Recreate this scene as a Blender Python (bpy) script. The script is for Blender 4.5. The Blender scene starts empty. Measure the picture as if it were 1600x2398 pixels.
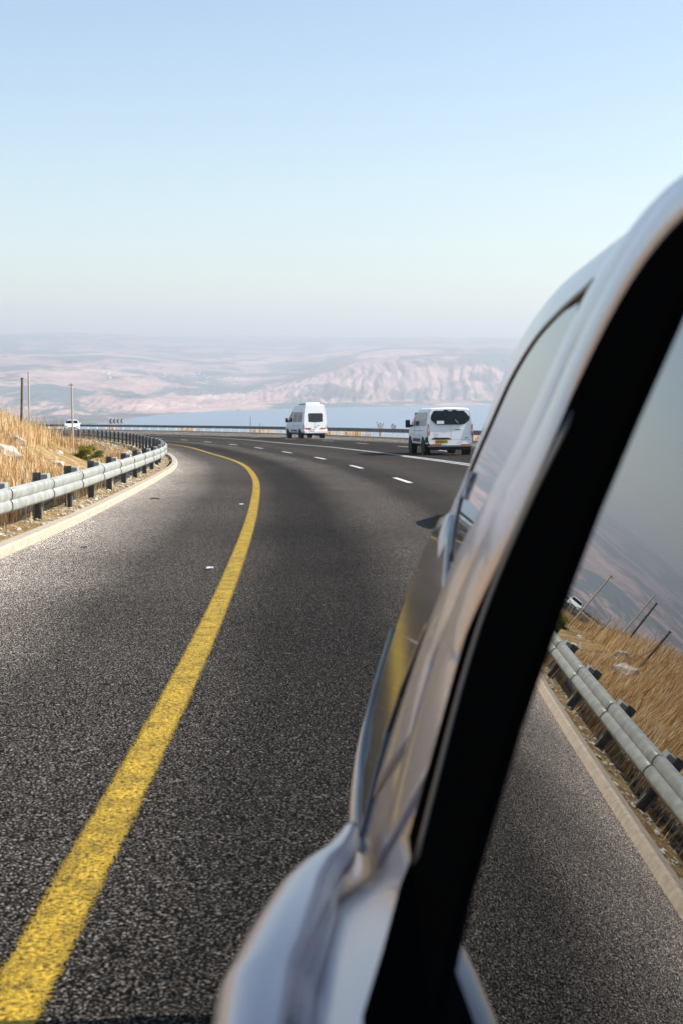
import bpy, bmesh, math, random
from mathutils import Vector, Matrix, noise
random.seed(7)
SC = bpy.context.scene
C = SC.collection
PI = math.pi
def rad(d): return math.radians(d)

# ------------------------------------------------------------------ camera, sky, sun, exposure
K = 0.04056065                      # the road falls away from the camera at about four per cent
cam_d = bpy.data.cameras.new("Camera")
cam = bpy.data.objects.new("Camera", cam_d); C.objects.link(cam)
cam.location = (0, 0, 1.5)
cam.rotation_euler = (rad(90 - 6.0511), 0, 0)
cam_d.sensor_fit = 'VERTICAL'
cam_d.sensor_height = 36.0
cam_d.lens = 36.0 * 3330 / 2398
cam_d.clip_start = 0.05
cam_d.clip_end = 90000
cam_d.dof.use_dof = True
cam_d.dof.focus_distance = 15.0
cam_d.dof.aperture_fstop = 5.6
cam_d.dof.aperture_blades = 7
SC.camera = cam

SUN_EL, SUN_PHI = 35.5, -5.2         # sun from the right, a touch ahead of the camera
sx = math.cos(rad(SUN_EL)) * math.cos(rad(SUN_PHI))
sy = -math.cos(rad(SUN_EL)) * math.sin(rad(SUN_PHI))
sz = math.sin(rad(SUN_EL))
w = bpy.data.worlds.new("World"); SC.world = w; w.use_nodes = True
nt = w.node_tree; nt.nodes.clear()
sky = nt.nodes.new('ShaderNodeTexSky'); sky.sky_type = 'NISHITA'; sky.sun_disc = False
sky.sun_elevation = rad(SUN_EL)
sky.sun_rotation = math.atan2(sx, sy)
sky.altitude = 200; sky.air_density = 1.15; sky.dust_density = 0.5; sky.ozone_density = 1.2
bg = nt.nodes.new('ShaderNodeBackground'); bg.inputs[1].default_value = 0.114
wo = nt.nodes.new('ShaderNodeOutputWorld')
nt.links.new(sky.outputs[0], bg.inputs[0]); nt.links.new(bg.outputs[0], wo.inputs[0])
sd = bpy.data.lights.new("Sun", 'SUN'); sd.energy = 5.0; sd.angle = rad(0.53); sd.color = (1, .95, .87)
sun = bpy.data.objects.new("Sun", sd); C.objects.link(sun)
sun.rotation_euler = Vector((sx, sy, sz)).to_track_quat('Z', 'Y').to_euler()
SC.view_settings.view_transform = 'Standard'
SC.view_settings.look = 'None'
SC.view_settings.exposure = 0.7
SC.view_settings.gamma = 1.0
SC.cycles.volume_bounces = 0
SC.cycles.max_bounces = 8

# ------------------------------------------------------------------ helpers
def NN(m, t, **kw):
    n = m.node_tree.nodes.new(t)
    for k, v in kw.items(): setattr(n, k, v)
    return n
def mat(name, col, rough=.6, metal=0., spec=.5, coat=0., ior=None, em=None):
    m = bpy.data.materials.new(name); m.use_nodes = True
    b = m.node_tree.nodes['Principled BSDF']
    b.inputs['Base Color'].default_value = (*col, 1)
    b.inputs['Roughness'].default_value = rough
    b.inputs['Metallic'].default_value = metal
    b.inputs['Specular IOR Level'].default_value = spec
    if coat: b.inputs['Coat Weight'].default_value = coat; b.inputs['Coat Roughness'].default_value = .03
    if ior: b.inputs['IOR'].default_value = ior
    return m
def ramp(m, stops, fac=None):
    r = NN(m, 'ShaderNodeValToRGB')
    e = r.color_ramp.elements
    while len(e) < len(stops): e.new(.5)
    for q, (p, c) in zip(e, stops):
        q.position = p; q.color = (*c, 1) if len(c) == 3 else c
    if fac is not None: m.node_tree.links.new(fac, r.inputs[0])
    return r
def mixc(m, mode, fac, a, b):
    x = NN(m, 'ShaderNodeMix', data_type='RGBA', blend_type=mode)
    for s, v in ((0, fac), (6, a), (7, b)):
        if hasattr(v, 'node') or hasattr(v, 'is_linked'): m.node_tree.links.new(v, x.inputs[s])
        elif s == 0: x.inputs[s].default_value = v
        else: x.inputs[s].default_value = (*v, 1)
    return x.outputs[2]
def mth(m, op, a, b=None, c=None):
    x = NN(m, 'ShaderNodeMath', operation=op)
    for s, v in enumerate((a, b, c)):
        if v is None: continue
        if hasattr(v, 'is_linked'): m.node_tree.links.new(v, x.inputs[s])
        else: x.inputs[s].default_value = v
    return x.outputs[0]
def coords(m, scale=(1, 1, 1)):
    g = NN(m, 'ShaderNodeNewGeometry'); mp = NN(m, 'ShaderNodeMapping')
    mp.inputs['Scale'].default_value = scale
    m.node_tree.links.new(g.outputs['Position'], mp.inputs[0]); return mp.outputs[0]
def nz(m, vec, scale, detail=4, rough=.55, dist=0.):
    n = NN(m, 'ShaderNodeTexNoise'); n.inputs['Scale'].default_value = scale
    n.inputs['Detail'].default_value = detail; n.inputs['Roughness'].default_value = rough
    n.inputs['Distortion'].default_value = dist
    m.node_tree.links.new(vec, n.inputs['Vector']); return n.outputs[0]
def bump(m, h, strength=.3, dist=.01):
    b = NN(m, 'ShaderNodeBump'); b.inputs['Strength'].default_value = strength; b.inputs['Distance'].default_value = dist
    m.node_tree.links.new(h, b.inputs['Height'])
    m.node_tree.links.new(b.outputs[0], m.node_tree.nodes['Principled BSDF'].inputs['Normal'])
def setc(m, sock, name='Base Color'):
    m.node_tree.links.new(sock, m.node_tree.nodes['Principled BSDF'].inputs[name])

def obj(name, bm, m, parent=None, smooth=False, link=True):
    me = bpy.data.meshes.new(name)
    if isinstance(bm, tuple):
        me.from_pydata(bm[0], [], bm[1]); me.update()
    else:
        bm.normal_update(); bm.to_mesh(me); bm.free()
    if isinstance(m, (list,)):
        for q in m: me.materials.append(q)
    elif m: me.materials.append(m)
    o = bpy.data.objects.new(name, me)
    if link: C.objects.link(o)
    if parent: o.parent = parent
    if smooth:
        for p in me.polygons: p.use_smooth = True
    return o
def thing(name, label, cat, loc=(0, 0, 0), rotz=0, group=None):
    o = bpy.data.objects.new(name, None); C.objects.link(o); o.empty_display_size = .2
    o.location = loc; o.rotation_euler = (0, 0, rotz); tag(o, label, cat, group); return o
def tag(o, label=None, cat=None, group=None, kind=None):
    if label: o['label'] = label
    if cat: o['category'] = cat
    if group: o['group'] = group
    if kind: o['kind'] = kind
    return o
def copy_tree(o, parent=None):
    c = o.copy(); C.objects.link(c)
    if parent: c.parent = parent
    for ch in list(o.children): copy_tree(ch, c)
    return c
def B(): return bmesh.new()
def box(bm, c, s, rz=0, bev=0, rx=0, ry=0):
    M = Matrix.Translation(c) @ Matrix.Rotation(rz, 4, 'Z') @ Matrix.Rotation(ry, 4, 'Y') @ Matrix.Rotation(rx, 4, 'X') @ Matrix.Diagonal((*s, 1))
    r = bmesh.ops.create_cube(bm, size=1, matrix=M)
    if bev:
        es = list({e for v in r['verts'] for e in v.link_edges})
        bmesh.ops.bevel(bm, geom=es, offset=bev, segments=2, affect='EDGES', profile=.6)
    return bm
def cyl(bm, a, b, r0, r1=None, n=12, caps=True):
    a = Vector(a); b = Vector(b); r1 = r0 if r1 is None else r1
    q = (b - a).to_track_quat('Z', 'Y').to_matrix().to_4x4()
    M = Matrix.Translation((a + b) / 2) @ q
    bmesh.ops.create_cone(bm, cap_ends=caps, segments=n, radius1=r0, radius2=r1, depth=(b - a).length, matrix=M)
    return bm
def poly(bm, pts):
    vs = [bm.verts.new(p) for p in pts]; return bm.faces.new(vs)
def tube(bm, pts, r, n=8):
    rings = []
    for i, p in enumerate(pts):
        p = Vector(p); d = Vector(pts[min(i + 1, len(pts) - 1)]) - Vector(pts[max(i - 1, 0)])
        q = d.to_track_quat('Z', 'Y')
        rings.append([bm.verts.new(p + q @ Vector((r * math.cos(2 * PI * k / n), r * math.sin(2 * PI * k / n), 0))) for k in range(n)])
    for a, b in zip(rings, rings[1:]):
        for k in range(n): bm.faces.new((a[k], a[(k + 1) % n], b[(k + 1) % n], b[k]))
    bm.faces.new(rings[0][::-1]); bm.faces.new(rings[-1]); return bm
def sstep(a, b, x):
    t = max(0, min(1, (x - a) / (b - a))); return t * t * (3 - 2 * t)
def lerp(a, b, t): return a + (b - a) * t
def tabl(tab, x):
    if x <= tab[0][0]: return tab[0][1]
    for (a, p), (b, q) in zip(tab, tab[1:]):
        if x <= b: return p + (q - p) * (x - a) / (b - a)
    return tab[-1][1]
def gz(y): return -K * y
ROADN = Vector((0, K, 1)).normalized()

# plan curves of the road, in metres (x to the right, y along the view)
def resample(pts, step):
    P = [Vector(p) for p in pts]; P = [P[0] * 2 - P[1]] + P + [P[-1] * 2 - P[-2]]
    fine = []
    for i in range(1, len(P) - 2):
        for k in range(24):
            t = k / 24; a, b, c, d = P[i - 1:i + 3]
            fine.append(.5 * ((2 * b) + (c - a) * t + (2 * a - 5 * b + 4 * c - d) * t * t + (3 * b - a - 3 * c + d) * t ** 3))
    fine.append(P[-2]); out = [fine[0].copy()]; acc = 0
    for a, b in zip(fine, fine[1:]):
        L = (b - a).length
        if L < 1e-9: continue
        while acc + L >= step:
            s = (step - acc) / L; a = a + (b - a) * s; out.append(a.copy()); L = (b - a).length; acc = 0
        acc += L
    return out
def smooth(pts, n=3):
    for _ in range(n):
        pts = [pts[0]] + [(a + b * 2 + c) / 4 for a, b, c in zip(pts, pts[1:], pts[2:])] + [pts[-1]]
    return pts
def tang(P, i):
    return (P[min(i + 1, len(P) - 1)] - P[max(i - 1, 0)]).normalized()
def offset(P, d):
    return [p + Vector((-t.y, t.x)) * -d for p, t in ((P[i], tang(P, i)) for i in range(len(P)))]   # +d = right of travel
YEL = smooth(resample([(-.75, -16), (-.76, -6), (-.8, 1), (-.86, 4.5), (-.88, 7), (-.98, 11.05), (-1.09, 14.36), (-1.33, 20.54), (-1.6, 26.06), (-1.86, 30.95), (-2.17, 35.61), (-2.69, 41.57), (-3.33, 47.54), (-4.33, 54.28), (-6.03, 64.05), (-8.27, 76.89), (-10.84, 87.75), (-14.5, 99), (-20, 113), (-29, 130), (-43, 150), (-66, 173), (-95, 192)], 1.0), 6)
KERB = smooth(resample([(-3.62, -16), (-3.62, 0), (-3.64, 10), (-3.67, 15.16), (-3.72, 17.54), (-3.82, 21.19), (-4.08, 26.77), (-4.53, 35.36), (-5.1, 43.77), (-6.0, 51.5), (-7.4, 60), (-12.5, 85), (-19.9, 112), (-26, 124), (-38, 143), (-60, 166), (-90, 187)], 1.0), 6)
SOL = smooth(resample([(7.3, -16), (7.2, 0), (7.0, 10), (6.5, 22), (5.7, 34), (4.3, 47.31), (2.32, 60.4), (-.43, 75.95), (-2.55, 84.72), (-4.48, 93.27), (-8.13, 108.71), (-14.26, 125.99), (-21.37, 142.85), (-34, 165), (-53, 186), (-84, 208)], 1.0), 4)
D1 = smooth(resample([(3.4, -16), (3.3, 0), (3.1, 8), (2.6, 20), (1.5, 34.99), (.36, 45.79), (-.92, 55.49), (-2.59, 65.31), (-4.47, 75.15), (-6.47, 84.44), (-8.7, 93.45), (-10.88, 101.42), (-13.43, 109.91), (-19, 125), (-28.5, 144), (-42, 163), (-68, 186)], .5), 4)
D2 = smooth(resample([(11, -16), (10.8, 0), (10.3, 20), (9.3, 34), (7.2, 50), (5.25, 65), (3.5, 77.73), (1.32, 88.17), (-1.32, 100.0), (-7.04, 118.23), (-10.99, 129.92), (-14.73, 138.95), (-19.2, 148.45), (-30, 169), (-48, 193)], .5), 4)
FAR = smooth(resample([(17.4, -16), (17.2, 0), (16.8, 20), (15.8, 40), (14, 60), (11.4, 80), (8.55, 93.27), (-.26, 125.04), (-6.95, 144.58), (-17.57, 169.6), (-36.34, 201.78), (-52, 219), (-75, 235), (-105, 250)], 1.0), 4)

def dist_to(P, x, y):
    """signed distance to a plan curve, positive to the right of it"""
    best = 1e18; bi = 0
    for i in range(0, len(P), 4):
        d = (P[i].x - x) ** 2 + (P[i].y - y) ** 2
        if d < best: best = d; bi = i
    for i in range(max(0, bi - 4), min(len(P), bi + 5)):
        d = (P[i].x - x) ** 2 + (P[i].y - y) ** 2
        if d < best: best = d; bi = i
    t = tang(P, bi); v = Vector((x, y)) - P[bi]
    return v.x * t.y - v.y * t.x, bi

# ------------------------------------------------------------------ materials
# asphalt
def asphalt():
    m = mat('asphalt', (.05, .05, .05), .95, spec=.06)
    at = NN(m, 'ShaderNodeUVMap'); at.uv_map = 'lane'
    sp = NN(m, 'ShaderNodeSeparateXYZ'); m.node_tree.links.new(at.outputs[0], sp.inputs[0])
    lat = sp.outputs[0]                                                     # metres from the yellow line
    co = coords(m)
    wob = mth(m, 'MULTIPLY_ADD', nz(m, co, .35, 3), 0.45, -.22)
    latw = mth(m, 'ADD', lat, wob)
    u = mth(m, 'MULTIPLY_ADD', latw, 1 / 24, 5 / 24)
    wear = ramp(m, [(0.0, (.55,) * 3), (.105, (.48,) * 3), (.135, (.28,) * 3), (.170, (.085,) * 3), (.185, (.085,) * 3), (.212, (.07,) * 3), (.228, (.036,) * 3), (.258, (.03,) * 3), (.285, (.092,) * 3), (.31, (.1,) * 3), (.333, (.045,) * 3), (.36, (.045,) * 3), (.39, (.07,) * 3), (.45, (.05,) * 3), (.52, (.05,) * 3), (.6, (.035,) * 3), (.8, (.04,) * 3), (.86, (.16,) * 3), (1, (.2,) * 3)], u)
    base = mixc(m, 'MULTIPLY', 1, wear.outputs[0], (.62, .535, .455))
    pat = ramp(m, [(.3, (.85,) * 3), (.72, (1.2,) * 3)], nz(m, co, .3, 4))
    base = mixc(m, 'MULTIPLY', 1, base, pat.outputs[0])
    grit = nz(m, co, 92, 2, .6)
    g1 = ramp(m, [(.43, (.04,) * 3), (.52, (.45,) * 3), (.59, (2.2,) * 3), (.67, (7.0,) * 3)], grit)
    g2 = ramp(m, [(.32, (.5,) * 3), (.68, (1.6,) * 3)], nz(m, co, 28, 3, .7))
    base = mixc(m, 'MULTIPLY', 1, base, g1.outputs[0])
    base = mixc(m, 'MULTIPLY', 1, base, g2.outputs[0])
    setc(m, base)
    bump(m, grit, .9, .012)
    return m
M_asph = asphalt()
def paint(name, col, wear=.5):
    m = mat(name, col, .7, spec=.3)
    co = coords(m)
    n1 = nz(m, co, 60, 3, .65); n2 = nz(m, co, 6, 3)
    r1 = ramp(m, [(.36, (.12,) * 3), (.46, (.7,) * 3), (.54, (1.0,) * 3), (.66, (1.5,) * 3)], n1)
    r2 = ramp(m, [(.3, (1 - wear * .5,) * 3), (.6, (1.05,) * 3)], n2)
    c = mixc(m, 'MULTIPLY', 1, mixc(m, 'MULTIPLY', 1, col, r1.outputs[0]), r2.outputs[0])
    setc(m, c); bump(m, n1, .9, .01)
    # worn edges: the paint thins out through to the asphalt
    uv = NN(m, 'ShaderNodeUVMap'); uv.uv_map = 'lane'
    sp = NN(m, 'ShaderNodeSeparateXYZ'); m.node_tree.links.new(uv.outputs[0], sp.inputs[0])
    e = mth(m, 'ABSOLUTE', mth(m, 'MULTIPLY_ADD', sp.outputs[0], 2, -1))
    s = mth(m, 'ADD', mth(m, 'MULTIPLY', mth(m, 'POWER', e, 1.6), .56), mth(m, 'ADD', mth(m, 'MULTIPLY', n1, 1.0), mth(m, 'MULTIPLY', n2, .35 * wear)))
    a = mth(m, 'LESS_THAN', s, 1.10)
    m.node_tree.links.new(a, m.node_tree.nodes['Principled BSDF'].inputs['Alpha'])
    return m
M_yel = paint('yellow_paint', (.47, .295, .02), 1.0)
M_wht = paint('white_paint', (.82, .8, .76), .35)
def noisy(name, c1, c2, scale, rough=.8, detail=5, bs=.4, bd=.02, lo=.35, hi=.65, spec=.3, metal=0):
    m = mat(name, c1, rough, spec=spec, metal=metal); co = coords(m)
    n = nz(m, co, scale, detail, .6); r = ramp(m, [(lo, c1), (hi, c2)], n)
    setc(m, r.outputs[0]); bump(m, n, bs, bd); return m
M_kerb = noisy('kerb_concrete', (.38, .31, .23), (.54, .45, .35), 9, .85, lo=.3, hi=.7)
M_galv = noisy('galvanised_steel', (.28, .285, .26), (.42, .43, .39), 5, .45, bs=.1, bd=.004, spec=.4, metal=.1)
M_bright = mat('pale_steel', (.72, .72, .7), .5)
M_galv_s = noisy('spacer_steel', (.28, .29, .28), (.38, .39, .37), 6, .6, bs=.08, bd=.004)
M_galv_d = noisy('dull_steel', (.12, .12, .115), (.2, .2, .19), 8, .7, bs=.1, bd=.004, metal=.3)
M_rock = noisy('limestone', (.3, .25, .19), (.62, .56, .47), 3, .9, bs=.8, bd=.05)
M_black = mat('black_plastic', (.012, .012, .013), .55)
M_rubber = mat('rubber', (.015, .015, .016), .8)
M_chrome = mat('chrome', (.7, .7, .72), .15, 1)
M_red = mat('red_lens', (.5, .02, .02), .2, coat=.6)
M_clear = mat('clear_lens', (.6, .6, .62), .1, coat=.6)
M_orange = mat('orange_reflector', (.8, .24, .03), .4)
M_plate = mat('yellow_plate', (.72, .42, .02), .4)
M_white = mat('white_body_paint', (.94, .93, .9), .5, coat=.2)
M_whitep = mat('white_card', (.8, .8, .8), .6)
M_tint = mat('tinted_glass', (.008, .009, .011), .06, spec=.35, ior=1.45)
M_tint2 = mat('grey_tinted_glass', (.035, .035, .04), .12, spec=.4, ior=1.45)
M_grey = mat('grey_trim', (.12, .12, .13), .5)

# ------------------------------------------------------------------ the road and its markings
def strip_between(A, Bc, cols, zoff):
    """grid between two plan curves matched by arc fraction"""
    n = 260; V = []; F = []
    for i in range(n + 1):
        a = A[min(len(A) - 1, round(i / n * (len(A) - 1)))]; b = Bc[min(len(Bc) - 1, round(i / n * (len(Bc) - 1)))]
        for j in range(cols + 1):
            p = a + (b - a) * (j / cols); V.append((p.x, p.y, gz(p.y) + zoff))
    for i in range(n):
        for j in range(cols):
            q = i * (cols + 1) + j; F.append((q, q + 1, q + cols + 2, q + cols + 1))
    return V, F
roadmesh = strip_between(KERB, offset(FAR, .6), 24, 0)
road = obj('road', roadmesh, M_asph); tag(road, kind='structure')
uv = road.data.uv_layers.new(name='lane')
cache = {}
for lp in road.data.loops:
    vi = lp.vertex_index
    if vi not in cache:
        v = road.data.vertices[vi].co; cache[vi] = dist_to(YEL, v.x, v.y)[0]
    uv.data[lp.index].uv = (cache[vi], 0)
def line_mesh(P, w, z, name, m, step=1):
    V = []; F = []; n = len(P)
    for i in range(n):
        t = tang(P, i); r = Vector((t.y, -t.x))
        for s in (-.5, -.17, .17, .5):
            q = P[i] + r * (w * s); V.append((q.x, q.y, gz(q.y) + z))
    for i in range(n - 1):
        for j in range(3): a = i * 4 + j; F.append((a, a + 1, a + 5, a + 4))
    o = obj(name, (V, F), m, road)
    u = o.data.uv_layers.new(name='lane')
    for lp in o.data.loops: u.data[lp.index].uv = ((0, .33, .67, 1)[lp.vertex_index % 4], 0)
    return o
line_mesh(YEL, .195, .004, 'edge_line', M_yel)
line_mesh(SOL, .15, .004, 'centre_line', M_wht)
S2 = [p for p in offset(SOL, -.30) if p.y < 58]
line_mesh(S2, .12, .004, 'centre_line', M_wht)
def dashes(P, y0, period, length, w):
    # walk the curve; dashes centred so that one falls at y0
    i0 = min(range(len(P)), key=lambda i: abs(P[i].y - y0)); st = .5
    per = int(period / st); ln = int(length / st)
    k = i0 % per
    for c in range(k, len(P) - ln, per):
        seg = P[max(0, c - ln // 2):c + ln // 2 + 1]
        if len(seg) > 2 and seg[-1].y > 3: line_mesh(seg, w, .004, 'lane_dash', M_wht)
dashes(D1, 34.99, 10.0, 3.8, .14)
dashes(D2, 88.17, 10.5, 3.8, .14)

# ------------------------------------------------------------------ kerb (structure), swept L
def sweep(P, prof, name, m, parent=None, smoothit=False, closed=True):
    V = []; F = []; k = len(prof)
    for i in range(len(P)):
        t = tang(P, i); r = Vector((t.y, -t.x))
        for (u, h) in prof:
            q = P[i] + r * u; V.append((q.x, q.y, gz(q.y) + h))
    for i in range(len(P) - 1):
        for j in range(k if closed else k - 1):
            a = i * k + j; b = i * k + (j + 1) % k; F.append((a, b, b + k, a + k))
    if closed:
        F.append(tuple(range(k))[::-1]); F.append(tuple(range((len(P) - 1) * k, len(P) * k)))
    return obj(name, (V, F), m, parent, smoothit)
KE = [p for p in KERB if p.y < 150]
kerb = sweep(KE, [(0, -.12), (0.0, .09), (-.025, .115), (-.17, .115), (-.17, -.12)], 'kerb', M_kerb)
tag(kerb, kind='structure')
farkerb = sweep(FAR, [(0.15, -.1), (.15, .1), (.4, .1), (.4, -.1)], 'kerb', M_kerb); tag(farkerb, kind='structure')

# ------------------------------------------------------------------ near ground
RAIL = [p for p in offset(KERB, -.42) if p.y < 150]
def hill_off(x, y):
    """height above the road plane on the left side, from the distance outside the kerb"""
    d, i = dist_to(KERB, x, y); s = -d - .3
    if s < 0: return -.3
    hgt = tabl([(-40, 1.9), (26, 1.85), (34, 1.55), (42, 1.05), (50, .55), (58, .2), (70, .05), (200, 0)], y)
    up = sstep(.9, 4.6, s)
    n = noise.noise(Vector((x * .35, y * .35, 0))) * .22 + noise.noise(Vector((x * 1.1, y * 1.1, 3))) * .08
    base = .05 + .03 * noise.noise(Vector((x * 2, y * 2, 7)))
    h = base + hgt * up + n * up * min(1, hgt + .3)
    if s > 8: h -= (s - 8) * .22 * sstep(60, 20, y) + (s - 8) * .05 * sstep(8, 30, s)
    return h
def far_off(x, y):
    d, i = dist_to(FAR, x, y); s = d - .4
    if s < 0: return -.3
    n = noise.noise(Vector((x * .3, y * .3, 1)))
    return .06 + n * .06 - .5 * sstep(1.2, 4, s) - max(0, s - 3) * .3 - max(0, s - 14) * .16 + n * .5 * sstep(3, 8, s)
def ground_z(x, y):
    dk, _ = dist_to(KERB, x, y)
    if dk < 0: return gz(y) + hill_off(x, y)
    df, _ = dist_to(FAR, x, y)
    if df > 0: return gz(y) + far_off(x, y)
    return gz(y) - .3
def ground_mat():
    m = mat('dry_ground', (.3, .22, .12), .95, spec=.1); co = coords(m)
    c1 = ramp(m, [(.3, (.2, .12, .05)), (.5, (.42, .28, .12)), (.62, (.5, .38, .2)), (.75, (.62, .56, .46))], nz(m, co, 1.6, 8, .7))
    c2 = ramp(m, [(.35, (.6,) * 3), (.65, (1.25,) * 3)], nz(m, co, 18, 4, .7))
    setc(m, mixc(m, 'MULTIPLY', 1, c1.outputs[0], c2.outputs[0]))
    bump(m, nz(m, co, 9, 6, .7), .9, .1); return m
M_ground = ground_mat()
def grid(x0, x1, y0, y1, st, f, name, m, keep=None):
    nx = int((x1 - x0) / st); ny = int((y1 - y0) / st); V = []; F = []
    for j in range(ny + 1):
        for i in range(nx + 1):
            x = x0 + i * st; y = y0 + j * st; V.append((x, y, f(x, y)))
    for j in range(ny):
        for i in range(nx):
            a = j * (nx + 1) + i; F.append((a, a + 1, a + nx + 2, a + nx + 1))
    return obj(name, (V, F), m, smooth=True)
# strips follow the curves: ground left of the kerb, and right of the far edge
def side_ground(P, sgn, dists, f, name, m):
    V = []; F = []; k = len(dists)
    for i in range(0, len(P)):
        t = tang(P, i); r = Vector((t.y, -t.x)) * sgn
        for d in dists:
            q = P[i] + r * d; V.append((q.x, q.y, f(q.x, q.y, d, P[i])))
    for i in range(len(P) - 1):
        for j in range(k - 1):
            a = i * k + j; q = (a, a + 1, a + k + 1, a + k)
            F.append(q if sgn > 0 else q[::-1])
    return obj(name, (V, F), m, smooth=True)
def fl(x, y, d, p):
    s = d - .3
    yy = y
    hgt = tabl([(-40, 1.9), (26, 1.85), (34, 1.55), (42, 1.05), (50, .55), (58, .2), (70, .05), (200, 0)], y)
    up = sstep(.9, 4.6, s)
    n = noise.noise(Vector((x * .35, y * .35, 0))) * .22 + noise.noise(Vector((x * 1.1, y * 1.1, 3))) * .08
    h = .05 + .05 * noise.noise(Vector((x * 2, y * 2, 7))) + hgt * up + n * up * min(1, hgt + .3)
    if s > 6.5: h -= (s - 6.5) * .2
    return gz(y) + h
def fr(x, y, d, p):
    s = d - .4
    n = noise.noise(Vector((x * .3, y * .3, 1)))
    return gz(y) + .06 + n * .06 - .5 * sstep(1.2, 4, s) - max(0, s - 3) * .3 - max(0, s - 14) * .16 + n * .5 * sstep(3, 8, s)
gl = side_ground([p for p in KERB if p.y < 190], -1, [.28, .5, .8, 1.1, 1.4, 1.8, 2.2, 2.6, 3, 3.4, 3.8, 4.3, 4.8, 5.4, 6, 6.8, 7.6, 8.6, 10, 12, 15, 19, 24], fl, 'ground', M_ground)
tag(gl, kind='structure')
gr = side_ground(FAR, 1, [.38, .7, 1, 1.4, 1.8, 2.4, 3.2, 4, 5, 7, 10, 14, 20, 30, 45], fr, 'ground', M_ground)
tag(gr, kind='structure')
def left_z(x, y):
    d, i = dist_to(KERB, x, y); return fl(x, y, -d, None)
def right_z(x, y):
    d, i = dist_to(FAR, x, y); return fr(x, y, d, None)

# ------------------------------------------------------------------ far land, lake
SHORE = [(-180, 5200), (-12, 5500), (-9.5, 5900), (-8.2, 6500), (-7.2, 6850), (-5, 7350), (-2.5, 7600), (0, 7900), (2.0, 8050), (4.5, 8250), (7, 8500), (11, 8700), (40, 9000), (180, 9000)]
def shore(az): return tabl(SHORE, az)
def fbm(x, y, o=5, s=1.0, seed=0.):
    v = 0; a = 1
    for k in range(o):
        v += a * noise.noise(Vector((x * s, y * s, seed + k * 7.3))); a *= .5; s *= 2.03
    return v
LAKE = -252.0
def land_z(D, az):
    x = D * math.sin(rad(az)); y = D * math.cos(rad(az))
    s0 = shore(az)
    near = -14 - (D - 250) * .072
    if D < 3400: return max(near, LAKE - 40) + 14 * fbm(x, y, 4, 1 / 700.)
    if D < s0: return LAKE - 30 if az > -9.5 else LAKE - 3 + 3 * fbm(x, y, 3, 1 / 500)
    t = D - s0
    right = sstep(-4, 3, az)
    a = tabl([(0, 0), (700, 8), (2500, 70), (5000, 190), (8000, 350), (11500, 545), (14500, 620), (16000, 640), (70000, 640)], t)
    b = tabl([(0, 0), (650, 12), (900, 40), (1900, 225), (2500, 285), (4500, 360), (8000, 470), (12500, 590), (15500, 630), (17000, 640), (70000, 640)], t)
    h = lerp(a, b, right)
    n = fbm(x, y, 6, 1 / 2600., 2)
    h += n * lerp(45, 16, right * sstep(4500, 2500, t)) * sstep(300, 2500, t)
    # gullies cut down the face of the escarpment
    wx = fbm(x, y, 3, 1 / 800., 9)
    g = abs(noise.noise(Vector((x / 230 + wx * .4 + y / 2600, y / 4200, 4))))
    g2 = abs(noise.noise(Vector((x / 90 + .7 * wx - y / 1500, y / 2200, 8))))
    band = sstep(500, 1000, t) * sstep(3200, 1700, t)
    h -= (1 - min(1, g * 3.2)) * 20 * band * lerp(.35, 1, right)
    h -= (1 - min(1, g2 * 3)) * 18 * band * lerp(.35, 1, right)
    g3 = abs(noise.noise(Vector((x / 45 + wx, y / 900, 12)))); h -= (1 - min(1, g3 * 3)) * 8 * band
    h += fbm(x, y, 5, 1 / 500., 5) * 12 * sstep(300, 1500, t)
    return LAKE + h * sstep(0, 60, t) - 3 * (1 - sstep(0, 60, t))
V = []; F = []
azs = [-80 + 1.5 * i for i in range(42)] + [-17 + i * .1 for i in range(20)] + [-15 + i * .05 for i in range(460)] + [8 + i * .3 for i in range(30)] + [17 + 1.5 * i for i in range(43)]
Ds = [70, 90, 120, 160, 200, 260, 340, 450, 600, 850, 1200, 1800, 2600, 3600, 4600, 5400]
d = 5600
while d < 15000: Ds.append(d); d += 55 if d < 11500 else 110
while d < 30000: Ds.append(d); d += 500
Ds += [35000, 60000]
for D in Ds:
    for a in azs: V.append((D * math.sin(rad(a)), D * math.cos(rad(a)), land_z(D, a) if D >= 250 else -34.0 - K * 0 - (D - 70) * .02 if D < 160 else -36 ))
k = len(azs)
for j in range(len(Ds) - 1):
    for i in range(k - 1):
        q = j * k + i; F.append((q, q + 1, q + k + 1, q + k))
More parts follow.
